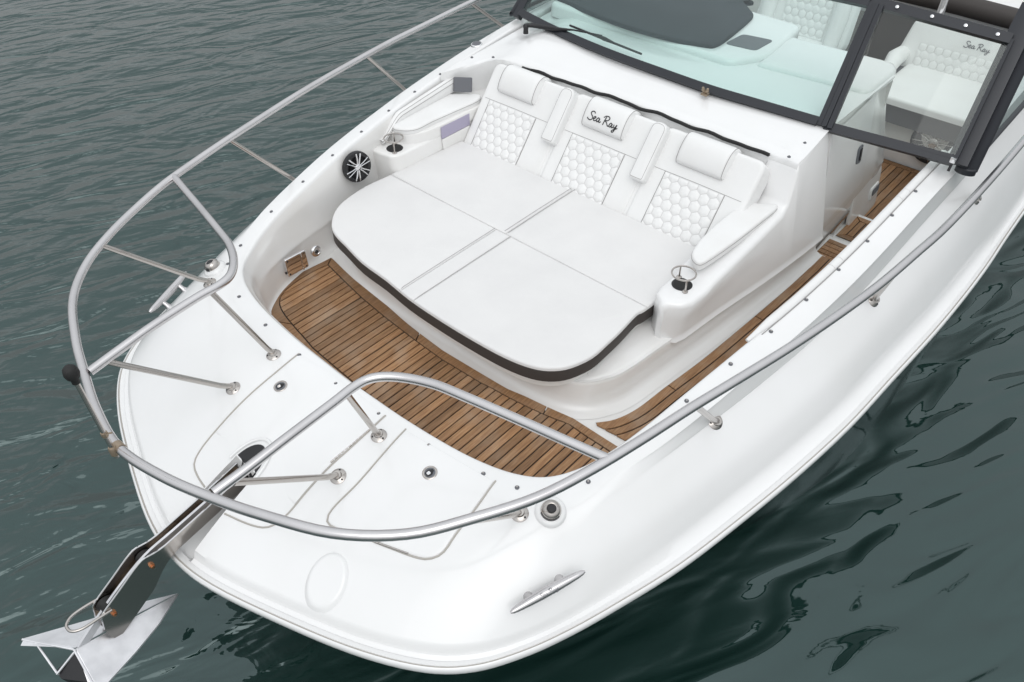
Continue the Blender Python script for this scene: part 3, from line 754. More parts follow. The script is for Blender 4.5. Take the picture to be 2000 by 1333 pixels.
# drink-table latch box and light on the low starboard wall
lbx = [UX(*q, -.972) for q in ((554, 507), (598, 489), (603, 521), (560, 541))]
ctr = sum(lbx, V((0, 0, 0)))/4
bx = put('latch_box', MB().pad(rnd([(-.062, -.052), (.062, -.052), (.062, .052), (-.062, .052)], .008), frame(ctr+V((-.006, 0, 0)), (.03, 1, 0), (0, 0, 1)), .012, .004), CHROME, boat)
put('hinge_bar', MB().tube([ctr+V((.010, .028, -.05)), ctr+V((.010, .028, .05))], .0035, 8), CHROME, bx)
put('knob', MB().lathe([(.006, 0), (.007, .008), (.0001, .010)], ctr+V((.004, -.066, -.02)), (0, -1, 0), 10), BLK, bx)
for dy, dz in ((-.05, .04), (-.05, -.04), (.05, .04), (.05, -.04)): put('screw', MB().lathe([(.005, 0), (.004, .002), (.0001, .0025)], ctr+V((.0065, dy, dz)), (1, 0, 0), 8), BLK, bx)
lc = UX(617, 491, -.975)
lg = put('courtesy_light', MB().lathe([(.030, -.006), (.030, .004), (.026, .009), (.016, .010), (.013, .006), (.0001, .007)], lc, (1, 0, .05), 24), CHROME, boat, 50)
put('lens', MB().lathe([(.010, .008), (.007, .012), (.0001, .013)], lc, (1, 0, .05), 14), BLK, lg)
# bolster along the port coaming
def bolster(ya, yb):
    P = []
    for i in range(13):
        y = ya+(yb-ya)*i/12; k = 0
        for a, b in zip(O3, O3[1:]):
            if a.x > .5 and a.y <= y < b.y: k = (y-a.y)/(b.y-a.y); q = a.lerp(b, k); break
        P.append(q+V((-.002, 0, .016)))
    sc = [.35+.65*smooth(0, .18, (p.y-1.14)) for p in P]
    return put('coaming_bolster', MB().sweep(P, [(.020*math.cos(a), .016*math.sin(a)) for a in [i*math.pi/6 for i in range(12)]], scale=sc), VIN, boat, 60)
jl = [p+V((.019, 0, .0185)) for p in O3 if p.x > .5 and 1.2 < p.y < 2.75]
put('bolster_seam', MB().tube(jl, .0022, 6), PIPE, boat)
bolster(1.16, 1.70); bolster(1.702, 1.76); bolster(1.762, 2.26); bolster(2.262, 2.33); bolster(2.332, 2.72)

# ------------------------------------------------------------------ deck fittings: hatches
def deck_plate(P, h, name, m, par, rings=(1, .985, .96, .9, .75, .5, .25), lo=-.004):
    P = dedupe(P, .002); c = sum(P, V((0, 0)))/len(P); rows = []
    for i, k in enumerate(rings):
        dz = (lo, h*.7, h)[min(i, 2)]
        r = []
        for q in P:
            w_ = c.lerp(q, k); d = drop(w_.x, w_.y)[0]; r.append(d+V((0, 0, dz)))
        rows.append(r)
    cc = drop(c.x, c.y)[0]+V((0, 0, h)); mb = MB().loft(rows, cu=True).fan(rows[-1], cc)
    return put(name, mb, m, par, 40), rows
def dpx(px): return [V((p.x, p.y)) for p in (hit(*q)[0] for q in px)]
hl = dpx([(584, 692), (540, 728), (480, 780), (430, 833), (392, 880), (380, 908), (388, 932), (402, 952)])
hr_ = dpx([(440, 1003), (480, 1021), (515, 1030), (540, 1022), (565, 1000), (600, 958), (644, 911), (683, 876), (722, 840), (752, 812)])
hl[-1] = V((-.078, hl[-1].y)); hr_[0] = V((.078, hr_[0].y))
c2 = lambda P, k: [V((p.x, p.y)) for p in cat([V((p.x, p.y, 0)) for p in P], k)]
hcs = c2(hl, 4)+c2([V((-.075, -.375)), V((.075, -.375))], 6)+c2(hr_, 4)+[V((.1, .088)), V((-.1, .088))]
NL, NR = len(c2(hl, 4)), len(c2(hr_, 4))
hcp = clip([V((p.y, p.x)) for p in hcs], -.37, ge); ha, _ = deck_plate([V((p.y, p.x)) for p in hcp], .0035, 'anchor_locker_hatch', GEL, boat)
hp_ = dpx([(793, 840), (745, 893), (700, 945), (655, 990), (641, 1012), (648, 1027), (700, 1045), (770, 1072), (815, 1088), (840, 1090), (865, 1078), (890, 1042), (930, 990), (966, 940)])
hps = [V((p.x, p.y)) for p in cat([V((p.x, p.y, 0)) for p in hp_], 4)]
hb, _ = deck_plate(hps, .0035, 'port_locker_hatch', GEL, boat)
def seam(P, name, par, r=.0036, closed=False, lift=.0004):
    pts = [drop(q.x, q.y)[0]+V((0, 0, lift)) for q in P]
    pts = resample(pts, max(30, len(pts)))
    put(name, MB().tube(pts, r, 6, closed=closed), SEAM, par)
seam(inset(hcs, -.002)[:NL], 'hatch_gasket', ha); seam(inset(hcs, -.002)[NL+7:NL+7+NR], 'hatch_gasket', ha)
seam(inset(hps, -.003), 'hatch_gasket', hb)
def latch(px, py, par, ang):
    c, n = hit(px, py); c = c+n*.004
    l = put('flush_latch', MB().lathe([(.028, -.002), (.028, .001), (.025, .0025), (.021, .0015)], c, n, 28), POL, par)
    u = V((math.cos(ang), math.sin(ang), 0)); u = (u-n*u.dot(n)).normalized(); w_ = n.cross(u)
    put('latch_recess', MB().lathe([(.0205, .0017), (.020, .0022), (.0001, .0022)], c, n, 24, cap=False), GRYP, l)
    o2 = rnd([(-.016, -.010), (.004, -.013), (.010, -.006), (.016, -.006), (.016, .006), (.010, .006), (.004, .013), (-.016, .010)], .004, 3)
    put('pull_ring', MB().pad(o2, (c, u, w_, n), .0045, .0012), BLK, l)
    put('pull_insert', MB().pad(rnd([(-.012, -.006), (.002, -.007), (.002, .007), (-.012, .006)], .004, 3), (c, u, w_, n), .0052, .0008), CHROME, l)
latch(548.5, 756, ha, math.radians(70)); latch(840, 925, hb, math.radians(80))
def hinge(p, q, par, n=11):
    a, b = hit(*p)[0], hit(*q)[0]
    for i in range(n):
        s, e = a.lerp(b, i/n+.004), a.lerp(b, (i+1)/n-.010); up_ = V((0, 0, .006))
        put('hinge_knuckle', MB().tube([s+up_*.6, e+up_*.6], .0036, 8), POL, par)
hinge((646, 905), (722, 841), ha); hinge((732, 1060), (798, 1083), hb, 8)
# dished drain ovals in the deck
def oval(cx, cy, a, b, ang, name):
    P = [V((cx+a*math.cos(t)*math.cos(ang)-b*math.sin(t)*math.sin(ang), cy+a*math.cos(t)*math.sin(ang)+b*math.sin(t)*math.cos(ang))) for t in [i*math.pi/18 for i in range(36)]]
    deck_plate(P, .013, name, GEL, boat, rings=(1.10, .96, .86, .80, .5, .25), lo=-.003)
oc, _ = hit(638, 1138); oval(oc.x, oc.y, .085, .070, math.radians(112), 'deck_boss')
# anchor locker mouth: no hole, a black plate painted as its dark inside
oc = V((.0, -.395)); P = [V((oc.x+.062*math.cos(t), oc.y+.075*math.sin(t)*(1.35 if math.sin(t) > 0 else .6))) for t in [i*math.pi/16 for i in range(32)]]
pk, _ = deck_plate(P, .006, 'chain_opening_shade', BLK, ha, rings=(1, .97, .93, .85, .6, .3))
P = [V((oc.x+.078*math.cos(t), oc.y-.005+.095*math.sin(t)*(1.35 if math.sin(t) > 0 else .6))) for t in [i*math.pi/16 for i in range(33)][:17]]
put('opening_lip', MB().tube([drop(q.x, q.y)[0]+V((0, 0, .003)) for q in P], .007, 8), GEL, ha)
fc = hit(931, 88)[0]+V((0, 0, .002))
cap = put('filler_cap', MB().lathe([(.036, -.03), (.036, .002), (.033, .006), (.028, .007)], fc, (0, -.1, 1), 24), CHROME, boat, 50)
put('cap_centre', MB().lathe([(.0275, .0068), (.026, .0085), (.0001, .009)], fc, (0, -.1, 1), 24), GRYP, cap)
# snaps round the opening
snaps = [(445, 516), (467, 580), (518.6, 635.4), (584.5, 694), (656, 750), (739.6, 809), (836.6, 870.4), (944, 926), (1010, 953), (1149, 941.5), (1250, 857.5), (1341, 783.6), (1427, 711.5), (1505.6, 648), (1574.6, 586), (1637.6, 527), (1694, 471.4), (1742, 421), (1788, 374),
         (470, 480), (530, 414), (592, 355.5), (649.6, 304), (706, 258), (759.4, 217), (810, 180), (860, 145.6)]
def snap_at(c, n):
    o = put('snap', MB().lathe([(.0085, -.001), (.0085, .002), (.007, .0035), (.0045, .004), (.004, .0062), (.0001, .0065)], c, n, 12), GRYP, boat)
    put('snap_stud', MB().lathe([(.0036, .004), (.0032, .0072), (.0001, .0074)], c, n, 8), POL, o)
for q in snaps:
    c, n = hit(*q)
    if c: snap_at(c, n)
for q in ((917, 116), (958.6, 115.6)): snap_at(U(*q, .352)+V((0, .02, .003)), V((0, 0, 1)))
for q in ((1541, 307), (1572, 280)): snap_at(U(*q, .392), V((0, 0, 1)))

# ------------------------------------------------------------------ bow rail
RH = [(0, -.735, .33), (.2, -.705, .332), (.39, -.65, .337), (.56, -.592, .352), (.77, -.496, .36), (.93, -.363, .365), (1.037, -.207, .375), (1.127, -.037, .38), (1.19, .139, .395), (1.238, .325, .405), (1.282, .521, .415), (1.332, .735, .42), (1.384, .965, .425), (1.43, 1.206, .43), (1.471, 1.465, .435), (1.50, 1.733, .445), (1.522, 2.0, .45), (1.538, 2.5, .47), (1.54, 3.2, .49), (1.53, 4.2, .50)]
RL = [V((-a, b, c)) for a, b, c in RH[:0:-1]]+[V(q) for q in RH]
rail = put('bow_rail', MB().tube(cat(RL, 5), .0165, 16), STEEL, boat, 60)
def ret(s):
    R_ = [(1191, 899, .398), (1120, 868, .397), (1000, 815, .396), (900, 772, .394), (850, 752, .392), (800, 740, .391), (755, 736, .390), (720, 741, .388), (690, 757, .386), (650, 788, .383), (560, 856, .369), (490, 910, .353), (418, 963, .338)]
    P = [U(*q) for q in R_]; P = cat([V((p.x*s, p.y, p.z)) for p in P], 5)
    put('return_tube', MB().tube(P, .0165, 16), STEEL, boat, 60); return P
RP_, RS_ = ret(1), ret(-1)
def strut(base, top, s, r=.0112, bend=None):
    b = V((base[0]*s, base[1], 0)); d, n = drop(b.x, b.y); t = V((top[0]*s, top[1], top[2]))
    ax = (t-d).normalized(); path = [d+n*.004, d+n*.012+ax*.01]+[d.lerp(t, k) for k in (.12, .5, 1)]
    if bend: path = cat([d+n*.004, d+n*.05+ax*.01, V((bend[0]*s, bend[1], bend[2])), t], 6)
    st = put('stanchion', MB().tube(path, r, 12), POL, boat, 60)
    put('base_flange', MB().lathe([(.031, -.002), (.031, .002), (.027, .005), (.017, .009), (.015, .02)], d, n, 24), POL, st)
    u = n.cross(V((1, 0, 0))).normalized(); w_ = n.cross(u)
    for a in (.5, 2.6, 4.7):
        put('screw', MB().lathe([(.0042, .004), (.0038, .0075), (.0001, .0078)], d+(u*math.cos(a)+w_*math.sin(a))*.0235, n, 8), BLK, st)
for s in (1, -1):
    strut((.946, .091), (1.0, -.262, .372), s)
    P = RP_ if s > 0 else RS_
    t1 = min(P, key=lambda p: (p-U(678, 768, .385) if s > 0 else (V((-p.x, p.y, p.z))-U(678, 768, .385))).length); strut((.328, 0), (abs(t1.x), t1.y, t1.z-.01), s)
    strut((.332, -.204), (.392, -.575, .338), s)
    for bp_, tp_ in (((1397, 824), (1.287, .54, .41)), ((1706, 586), (1.485, 1.56, .43)), ((1906, 388), (1.538, 2.45, .46))):
        bh = hit(*bp_)[0]; strut((bh.x, bh.y), tp_, s)
# vertical staff clamped to the rail at the stem
sf = thing('flag_staff', 'thin steel staff with black ball top clamped upright on bow rail', 'staff', (0, -.735, .30))
put('pole', MB().tube([V((0, -.752, .30)), V((0, -.752, .66))], .0075, 10), POL, sf)
put('ball', MB().lathe([(.012, .635), (.012, .652), (.019, .658), (.0225, .672), (.019, .69), (.010, .699), (.0001, .7)], V((0, -.752, 0)), n=16), RUB, sf, 60)
put('clamp', MB().lathe([(.013, .315), (.013, .345), (.010, .35)], V((0, -.752, 0)), n=12).tube([V((-.014, -.735, .33)), V((.014, -.735, .33))], .0195, 14), TAN, sf)
put('collar', MB().lathe([(.010, .40), (.011, .405), (.011, .414), (.010, .418)], V((0, -.752, 0)), n=12), TAN, sf)
put('pin', MB().tube([V((0, -.752, .41)), V((.018, -.735, .415))], .003, 6), TAN, sf)

# ------------------------------------------------------------------ cleats, deck lights
for s in (1, -1):
    a, b = V((1.092*s, -.134, 0)), V((1.187*s, .12, 0)); da, db = drop(a.x, a.y), drop(b.x, b.y); c, n = drop((a.x+b.x)/2, (a.y+b.y)/2)
    A, B = da[0], db[0]; ax = (B-A).normalized(); n = (n-ax*n.dot(ax)).normalized(); mid = c+n*.042
    path = [mid+ax*(.14*k)+n*(.006*k*k) for k in (-1, -.93, -.8, -.5, -.2, .2, .5, .8, .93, 1)]; rr = [.004, .009, .012, .0155, .0175, .0175, .0155, .012, .009, .004]
    cl = put('cleat', MB().tube(path, rr, 14), STEEL, boat, 60)
    for k in (-.42, .42): put('cleat_foot', MB().tube([c+ax*.14*k-n*.004, c+ax*.14*k+n*.01, mid+ax*.14*k], [.019, .012, .011], 12), STEEL, cl, 60)
    sd_ = n.cross(ax) if s > 0 else -n.cross(ax)
    dirx = ax if s > 0 else -ax
    if s > 0: put('cleat_lettering', script(lambda u, v: mid+ax*(u-.035)-n.cross(ax)*(-v+.006)*1.0+n*(.0168+.0), .07, .0009), GRYP, cl)
    c, n = drop(1.02*s, .165)
    put('light_pad', MB().lathe([(.056, -.004), (.053, .006), (.045, .012), (.036, .014)], c, n, 32), GEL, boat, 60)
    tl = (n+V((.15*s, -.25, 0))).normalized()
    dl = put('deck_light', MB().lathe([(.035, .008), (.036, .016), (.034, .030), (.028, .040), (.020, .044), (.017, .042)], c, n, 28), POL, boat, 60)
    put('lens', MB().lathe([(.0165, .0425), (.013, .0455), (.0001, .046)], c, n, 18), BLK, dl)
    u = V((.5*s, -.85, 0)); u = (u-n*u.dot(n)).normalized(); w_ = n.cross(u); rows = []
    for i in range(11):
        a_ = math.radians(-62+124*i/10); d_ = u*math.cos(a_)+w_*math.sin(a_); rows.append([c+d_*.0368+n*.012, c+d_*.0366+n*.028, c+d_*.030+n*.029, c+d_*.030+n*.011])
    put('light_window', MB().loft(rows, cu=True).fan(rows[0]).fan(rows[-1]), BLK, dl)

# ------------------------------------------------------------------ bow roller and anchor
arc = [V((0, -.40, -.13)), V((0, -.55, -.165)), V((0, -.70, -.195)), V((0, -.80, -.215)), V((0, -.86, -.235)), V((0, -.94, -.285)), V((0, -1.02, -.335)), V((0, -1.05, -.36))]
ap = cat(arc, 4)
def cheek(s):
    rows = []
    for i, p in enumerate(ap):
        t = i/(len(ap)-1); hgt = (.045+.03*smooth(.35, .55, t))*(1-.75*smooth(.9, 1, t)**2); low = .02+.075*smooth(.3, .6, t)*(1-.8*smooth(.86, 1, t)**2); x = s*(.030+.012*smooth(.5, .3, t)*0)
        rows.append([p+V((x-.002, 0, hgt)), p+V((x+.002, 0, hgt)), p+V((x+.002, 0, -low)), p+V((x-.002, 0, -low))])
    return MB().loft(rows, cu=True).fan(rows[0]).fan(rows[-1])
roller = put('bow_roller', MB().sweep(ap, [(-.030, -.010), (.030, -.010), (.030, -.006), (-.030, -.006)]), DSTL, boat)
for s in (1, -1):
    put('cheek_plate', cheek(s), POL, roller)
    put('cheek_edge', MB().tube([p+V((s*.030, 0, (.045+.03*smooth(.35, .55, i/(len(ap)-1)))*(1-.75*smooth(.9, 1, i/(len(ap)-1))**2))) for i, p in enumerate(ap)], .003, 6), CHROME, roller)
for y, z, r in ((-.825, -.205, .030), (-1.0, -.295, .034)):
    c = V((0, y, z)); put('roller_wheel', MB().lathe([(r*.6, -.027), (r, -.024), (r*.78, -.008), (r*.78, .008), (r, .024), (r*.6, .027)], c, (1, 0, 0), 24), RUB, roller, 60)
    for s in (1, -1):
        put('bolt', MB().lathe([(.010, 0), (.010, .006), (.007, .0065), (.007, .012), (.0001, .013)], c+V((s*.0325, 0, 0)), (s, 0, 0), 6), COPPER, roller, 20)
lp_ = [V((-.036, -1.0, -.27)), V((-.038, -1.05, -.262)), V((-.036, -1.10, -.258)), V((-.02, -1.128, -.257)), V((.0, -1.134, -.257)), V((.02, -1.128, -.257)), V((.036, -1.10, -.258)), V((.038, -1.05, -.262)), V((.036, -1.0, -.27))]
put('keeper_loop', MB().tube(cat(lp_, 4), .0052, 10), POL, roller, 60)
an = thing('anchor', 'polished steel plough anchor hanging in the bow roller over the water', 'anchor', (0, -1.1, -.45))
sk = [V((0, -.46, -.125)), V((0, -.70, -.168)), V((0, -.82, -.19)), V((0, -.93, -.245)), V((0, -1.04, -.315)), V((0, -1.13, -.38)), V((0, -1.16, -.415))]
put('shank', MB().sweep(cat(sk, 4), [(-.005, -.016), (.005, -.016), (.005, .016), (-.005, .016)]), GALV, an, 30)
tip, hd = V((0, -.795, -.475)), V((0, -1.15, -.37)); wS = UX(47, 1247, -.172); wP = V((.155, -1.17, -.44)); K = UX(112, 1316, 0)
def wing(s):
    w_ = wP if s > 0 else wS; edge = tip.lerp(w_, .60)+V((.008*s, 0, -.012)); mid_ = hd.lerp(tip, .45)+V((0, 0, .004))
    top = [hd, mid_, hd.lerp(tip, .78), tip]
    P = [hd+V((.003*s, 0, 0)), mid_+V((.004*s, 0, 0)), tip+V((.002*s, 0, 0)), tip.lerp(edge, .5)+V((.012*s, 0, .0)), edge, w_, w_+V((-.02*s, -.02, .002))]
    mb = MB(); e = V((0, .004, -.006)); n = len(P)
    mb.v = [V(p) for p in P]+[p+e for p in P]
    tr_ = [(0, 1, 4), (1, 3, 4), (1, 2, 3), (0, 4, 5), (0, 5, 6)]
    mb.f = tr_+[tuple(n+i for i in t[::-1]) for t in tr_]+[(i, (i+1) % n, n+(i+1) % n, n+i) for i in range(n)]
    return mb
for s in (1, -1): put('fluke', wing(s), GALV, an, 15)
mb = MB(); w1 = wP+V((0, -.006, -.004)); h2 = hd+V((0, -.008, -.012))
mb.add([h2, w1.lerp(h2, .25), K+V((.02, 0, -.01)), K+V((.0, .06, -.10)), K+V((-.02, 0, -.01)), w1+V((-.03, 0, -.12))], [(0, 1, 2), (1, 5, 2), (0, 2, 4), (2, 5, 3), (2, 3, 4)])
put('heel_plate', mb, BLK, an, 20)
put('heel_edge', MB().tube([h2, K, K+V((0, .03, -.08))], .0045, 8), GALV, an)
put('brace', MB().tube([wS.lerp(hd, .27)+V((0, -.008, 0)), K+V((-.004, 0, 0))], .0042, 8), GALV, an)
for s in (1, -1): put('fluke_edge', MB().tube([hd+V((0, -.006, 0)), (wP if s > 0 else wS)+V((0, -.006, 0))], .0045, 8), GALV, an)

# ------------------------------------------------------------------ windscreen
wb_px = [(1014, 31), (1060.6, 55.8), (1119.5, 83.7), (1197, 116), (1290, 150), (1383, 183), (1476, 211), (1594, 246)]
WB = cat([U(*q, .405+.02*min(1, i/3)) for i, q in enumerate(wb_px)], 4)
def lean(x): return V((-.05*x-.02, .42, .445))
GD = V((-.02, .42, .445)).normalized(); GN = V((0, -.445, .42)).normalized()
def bar(path, w_, t, name, m, par, off=0.0, upv=None):
    """a bar whose width runs along the glass and whose thickness along its normal"""
    return put(name, MB().sweep(path, [(-w_/2, -t/2), (w_/2, -t/2), (w_/2, t/2), (-w_/2, t/2)], upv=upv or GN), m, par, 30)
ws = put('windscreen', MB().loft([[p+GD*.04 for p in WB], [p+lean(p.x) for p in WB]]).loft([[p+GD*.04-GN*.006 for p in WB], [p+lean(p.x)-GN*.006 for p in WB]]), GLASS, boat, 60)
bar([p+GD*.012+GN*.004 for p in WB], .026, .030, 'lower_frame', FRM, ws)
bar([p+GD*.034 for p in WB], .016, .022, 'lower_frame', FRM, ws)
bar([p+lean(p.x)*1.0 for p in WB], .045, .03, 'upper_frame', FRM, ws)
cb, ct = WB[-1]+V((.012, 0, 0)), WB[-1]+lean(.75)+V((.012, 0, 0))
for dx, tt in ((0, .026), (.026, .034), (.052, .026)):
    put('centre_post', MB().sweep([cb+V((dx, .004, .004)), ct+V((dx*.9, .0, .0))], [(-.0115, -tt/2), (.0115, -tt/2), (.0115, tt/2), (-.0115, tt/2)], upv=GN), FRM, ws, 30)
put('a_pillar', MB().sweep([WB[0]+V((-.02, .0, -.02)), WB[0]+V((-.02, 0, 0))+lean(-1.2)], [(-.025, -.018), (.025, -.018), (.025, .018), (-.025, .018)], upv=GN), FRM, ws, 30)
# port door panel
PB0, PB1 = U(1622, 252, .425), U(1862, 316, .425); PT0, PT1 = PB0+V((-.065, .42, .445)), UY(1975, 78, 2.93)
pd = put('windscreen_door', MB().add([PB0, PB1, PT1, PT0, PB0-GN*.006, PB1-GN*.006, PT1-GN*.006, PT0-GN*.006], [(0, 1, 2, 3), (4, 5, 6, 7)]), GLASS2, boat, 0)
bar([PB0+V((-.03, 0, 0))-GD*.006, PB1-GD*.006], .026, .030, 'lower_frame', FRM, pd); bar([PB0+GD*.018, PB1+GD*.018], .018, .022, 'lower_frame', FRM, pd)
bar([PT0+V((-.06, 0, 0)), PT1], .046, .03, 'upper_frame', FRM, pd)
for k in (.12, .40, .66, .9): put('snap', MB().lathe([(.0085, 0), (.008, .004), (.005, .005), (.0001, .006)], PT0.lerp(PT1, k)+GN*.015, GN, 12), CHROME, pd)
put('door_edge', MB().sweep([PB1+V((.005, 0, 0)), PT1+V((.005, 0, 0))], [(-.008, -.012), (.008, -.012), (.008, .012), (-.008, .012)], upv=GN), FRM, pd, 30)
put('corner_post', MB().sweep([U(1869, 322, .405), U(1869, 322, .405)+V((-.045, .42, .47)), U(1869, 322, .405)+V((-.05, .50, .55))], [(-.046, -.014), (.044, -.014), (.044, .010), (0, .018), (-.046, .010)], upv=GN), FRM, ws, 30)
put('corner_post', MB().sweep([U(1893, 333, .375), U(1893, 333, .375)+V((-.02, .20, .25)), U(1893, 333, .375)+V((-.05, .50, .58))], [(.034*math.cos(a), .022*math.sin(a)) for a in [i*math.pi/6 for i in range(12)]], upv=GN), NAVY, ws, 60)
put('post_foot', MB().pad([(.045*math.cos(a), .03*math.sin(a)) for a in [i*math.pi/10 for i in range(20)]], (U(1884, 337, .36), V((1, 0, 0)), V((0, 1, 0)), V((0, 0, 1))), .03, .008), FRM, ws, 60)
put('latch_block', MB().box(PB1+GN*.018+V((.0, .0, 0)), (.024, .016, .024), bev=.002), CHROME, pd)
put('latch_pin', MB().tube([PB1+V((.0, -.01, 0)), PB1+V((0, -.03, -.035))], .006, 8), BLK, pd)
for s in (1, -1):
    b0, b1, t0, t1 = V((1.40*s, 2.66, .37)), V((1.40*s, 5.0, .44)), V((1.31*s, 3.12, .88)), V((1.31*s, 5.0, .92))
    sg_ = put('side_window', MB().add([b0, b1, t1, t0], [(0, 1, 2, 3)]), GLASS, boat, 0)
    put('window_frame', MB().tube([b0, b1, t1, t0], .014, 8, closed=True), FRM, sg_)
# wiper
GP = lambda px, py, o=.02: UP(px, py, WB[6]+GN*o, GN)
wv = put('wiper', MB().tube([U(1027, 50, .44), GP(1040, 50, .03), GP(1065, 54, .03), GP(1088, 57, .03), GP(1120, 59, .03), GP(1176, 70, .028)], [.012, .014, .014, .011, .005, .004], 8), BLK, boat, 60)
put('wiper_pivot', MB().lathe([(.016, -.035), (.014, -.01), (.017, .008), (.012, .018), (.0001, .02)], U(1027, 54, .43), n=14), BLK, wv)
put('wiper_blade', MB().tube([GP(1113, 50), GP(1180, 77), GP(1253, 106)], [.006, .007, .006], 8), BLK, wv)
put('blade_carrier', MB().tube([GP(1166, 70, .026), GP(1180, 76, .03), GP(1200, 85, .026)], [.006, .012, .006], 8), BLK, wv)
# butterfly catch at the foot of the glass
cc = U(1377, 184, .436)
ct_ = put('frame_catch', MB().box(cc, (.035, .03, .012), bev=.003), TAN, boat)
for s in (1, -1): put('catch_wing', MB().tube([cc+V((0, 0, .005)), cc+V((.012*s, -.004, .022)), cc+V((.014*s, -.006, .034))], [.005, .010, .006], 8), TAN, ct_)

# ------------------------------------------------------------------ dash, cockpit
rows = []
for x in (-1.25, -.6, -.1, .3, .6, .74, .79):
    zt_ = .432-.02*smooth(.6, .8, x); rows.append([V((x, 3.215, zt_)), V((x, 3.25, zt_-.005)), V((x, 3.275, zt_-.04)), V((x, 3.28, -.1)), V((x, 3.28, -.66))])
put('dash_back', MB().loft(rows), LIN, boat, 50)
# rounded port shoulder of the dash
put('dash_shoulder', MB().pad(rnd([(.20, 2.84), (.80, 2.90), (.80, 3.34), (.16, 3.30)], [.03, .06, .12, .03], 6), ZF(.40), .052, .03, puff=.004), GEL, boat, 60)
put('helm_pod', MB().pad(rnd([(-1.2, 2.78), (.10, 2.74), (.22, 2.96), (.16, 3.45), (-1.2, 3.5)], .06), ZF(.38), .085, .03), GEL, boat, 60)
cv = [U(*q, .50) for q in ((1045, -32), (1113, 0), (1154, 18.6), (1228, 46.5), (1321, 71), (1380, 82), (1398, 82), (1416, 73), (1448, 48), (1471, 27), (1470, 18), (1452, -4))]
P = [V((p.x, p.y)) for p in cv]+[V((-.25, 3.55)), V((-.9, 3.6)), V((-1.15, 3.1))]
cov = tag(put('dash_cover', MB().pad([V((p.x, p.y)) for p in cat([V((p.x, p.y, 0)) for p in P], 3, closed=True)], ZF(.462), .026, .010, puff=.008), COVER, None, 60, base=(-.6, 3.1, .462)), 'dark canvas cover lying over the dashboard behind the windscreen', 'cover')
tr = [U(*q, .468) for q in ((1415.5, 85), (1451, 66.6), (1511.6, 79), (1476, 99))]
put('dash_tray', MB().pad(rnd([(p.x, p.y) for p in tr], .03), ZF(.464), .004, .001), GRYP, boat)
# cockpit sole
put('cockpit_floor', MB().add([(-1.24, 3.2, -.66), (1.24, 2.45, -.66), (1.24, 7, -.66), (-1.24, 7, -.66)], [(0, 1, 2, 3)]), GREYC, boat, 0)
cf = put('cockpit_teak', MB().add([(.55, 3.45, -.655), (1.24, 3.45, -.655), (1.24, 4.40, -.655), (.55, 4.40, -.655)], [(0, 1, 2, 3)]), CAULK, boat, 0)
for i in range(13):
    x = .555+i*.05; plank([V((x, 3.46)), V((x+.05, 3.46)), V((x+.05, 4.35)), V((x, 4.35))], -.655, cf)
plank([V((.555, 4.352)), V((1.2, 4.352)), V((1.2, 4.398)), V((.555, 4.398))], -.655, cf, 'border_plank')
# port lounge bench behind the windscreen door
lg_ = thing('cockpit_bench', 'white quilted bench with grey script, seen through the open windscreen door', 'bench', (.8, 4.7, -.66))
put('base', MB().box((.80, 4.83, -.50), (.80, .84, .32), bev=.01), LIN, lg_)
put('riser', MB().box((.80, 4.82, -.26), (.86, .98, .20), bev=.01), GRYP, lg_)
put('seat_cushion', MB().pad(rnd([(.42, 4.22), (1.2, 4.22), (1.2, 4.95), (.42, 4.95)], .05), ZF(-.185), .05, .02, puff=.01), VIN, lg_, 60)
BO = V((.72, 4.80, -.15)); BB = V((0, .26, .96)).normalized(); bfr = (BO, V((1, 0, 0)), BB, V((0, -.96, .26)).normalized())
put('seat_back', MB().pad(rnd([(-.42, -.05), (.44, -.05), (.44, .31), (-.36, .31)], .05), (BO-bfr[3]*.10, bfr[1], bfr[2], bfr[3]), .10, .03), VIN, lg_, 60)
q = MB(); quilt(q, -.27, .42, .0, .165, .055, bfr, hgt=.005, st=.005); put_quilt(q, lg_)
put('lettering', script(lambda u, v: BO+bfr[1]*(u-.0)+BB*(v+.205)+bfr[3]*.002, .17, .0024), GRYP, lg_)
put('armrest', MB().tube([V((.36, 4.95, -.10)), V((.36, 4.70, -.08)), V((.38, 4.55, -.10))], [.05, .06, .045], 12), VIN, lg_, 60)
spk = V((.86, 4.405, -.43)); speaker(spk, V((0, -1, .15)), .15, lg_, 8, .022, POL)
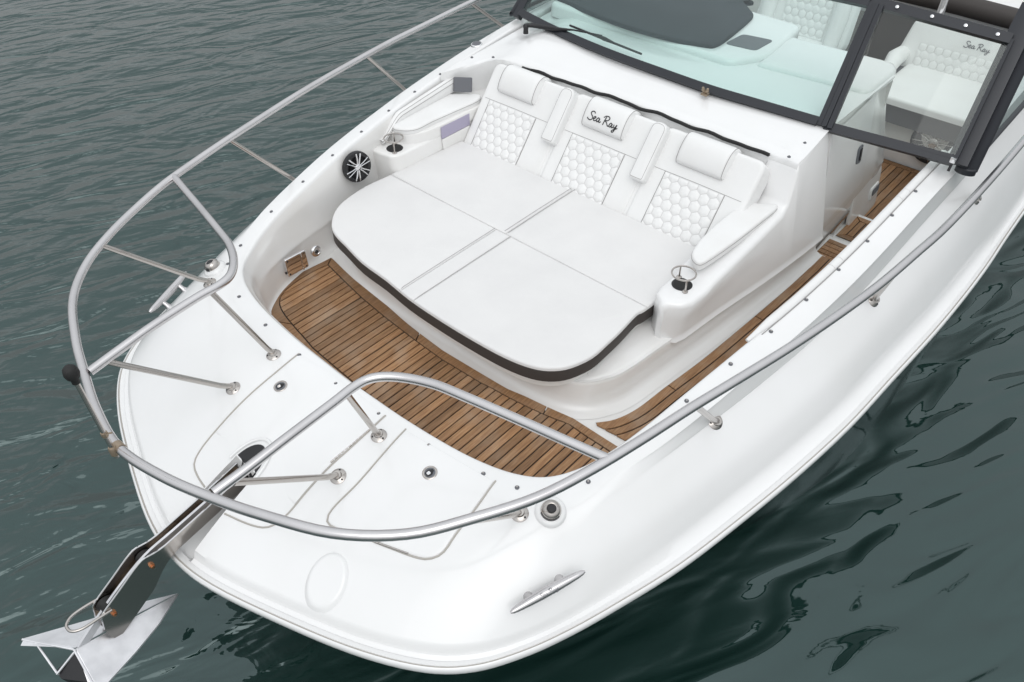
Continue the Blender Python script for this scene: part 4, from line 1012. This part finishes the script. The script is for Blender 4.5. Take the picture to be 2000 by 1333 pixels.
# helm seat
hs_ = thing('helm_seat', 'white quilted helm chair behind the dark dash cover', 'chair', (-.25, 4.3, -.66))
put('pedestal', MB().lathe([(.16, -.66), (.15, -.63), (.06, -.60), (.06, -.15)], V((-.30, 4.3, 0)), n=20), CHAR, hs_, 50)
put('seat_cushion', MB().pad(rnd([(-.62, 3.98), (.06, 3.98), (.06, 4.52), (-.62, 4.52)], .07), ZF(-.16), .16, .05, puff=.01), VIN, hs_, 60)
HO = V((-.28, 4.42, -.02)); HB = V((0, .28, .95)).normalized(); hfr = (HO, V((1, 0, 0)), HB, V((0, -.95, .28)).normalized())
put('seat_back', MB().pad(rnd([(-.34, -.04), (.36, -.04), (.34, .58), (-.32, .58)], .09), (HO-hfr[3]*.10, hfr[1], hfr[2], hfr[3]), .11, .04), VIN, hs_, 60)
q = MB(); quilt(q, -.13, .20, .02, .44, .055, hfr, base=.012, st=.005); put_quilt(q, hs_)
for s in (-.24, .28): put('side_wing', MB().tube([HO+hfr[1]*s+hfr[3]*.03+HB*k for k in (-.02, .2, .5)], [.05, .055, .04], 10), VIN, hs_, 60)
put('footrest_tube', MB().tube([V((.16, 4.6, -.1)), V((.30, 4.72, -.62))], .012, 8), POL, hs_)
# aft bench and rail visible past the door's upper frame
ab = thing('aft_lounge', 'cream aft lounge with dark base past the windscreen top', 'sofa', (.7, 6.0, -.66))
put('seat_cushion', MB().pad(rnd([(-.1, 5.45), (1.22, 5.45), (1.22, 6.8), (-.1, 6.8)], .06), ZF(-.05), .16, .04), VIN, ab, 60)
put('base', MB().box((.56, 6.15, -.35), (1.3, 1.3, .6), bev=.02), CHAR, ab)
put('seat_back', MB().pad(rnd([(.2, 5.95), (1.22, 5.95), (1.22, 6.3), (.2, 6.3)], .06), ZF(.1), .30, .06), VIN, ab, 60)
put('dark_bolster', MB().tube([V((-.05, 5.42, .10)), V((.5, 5.40, .12)), V((.95, 5.36, .12)), V((1.1, 5.34, .10))], [.06, .07, .07, .03], 12), CHAR, ab, 60)
put('tower_leg', MB().tube([V((.45, 5.1, -.1)), V((.42, 5.2, .8))], .028, 14), CHROME, boat, 60)
put('transom_wall', MB().box((0, 7.1, -.1), (2.5, .1, 1.2), bev=.02), GEL, boat)
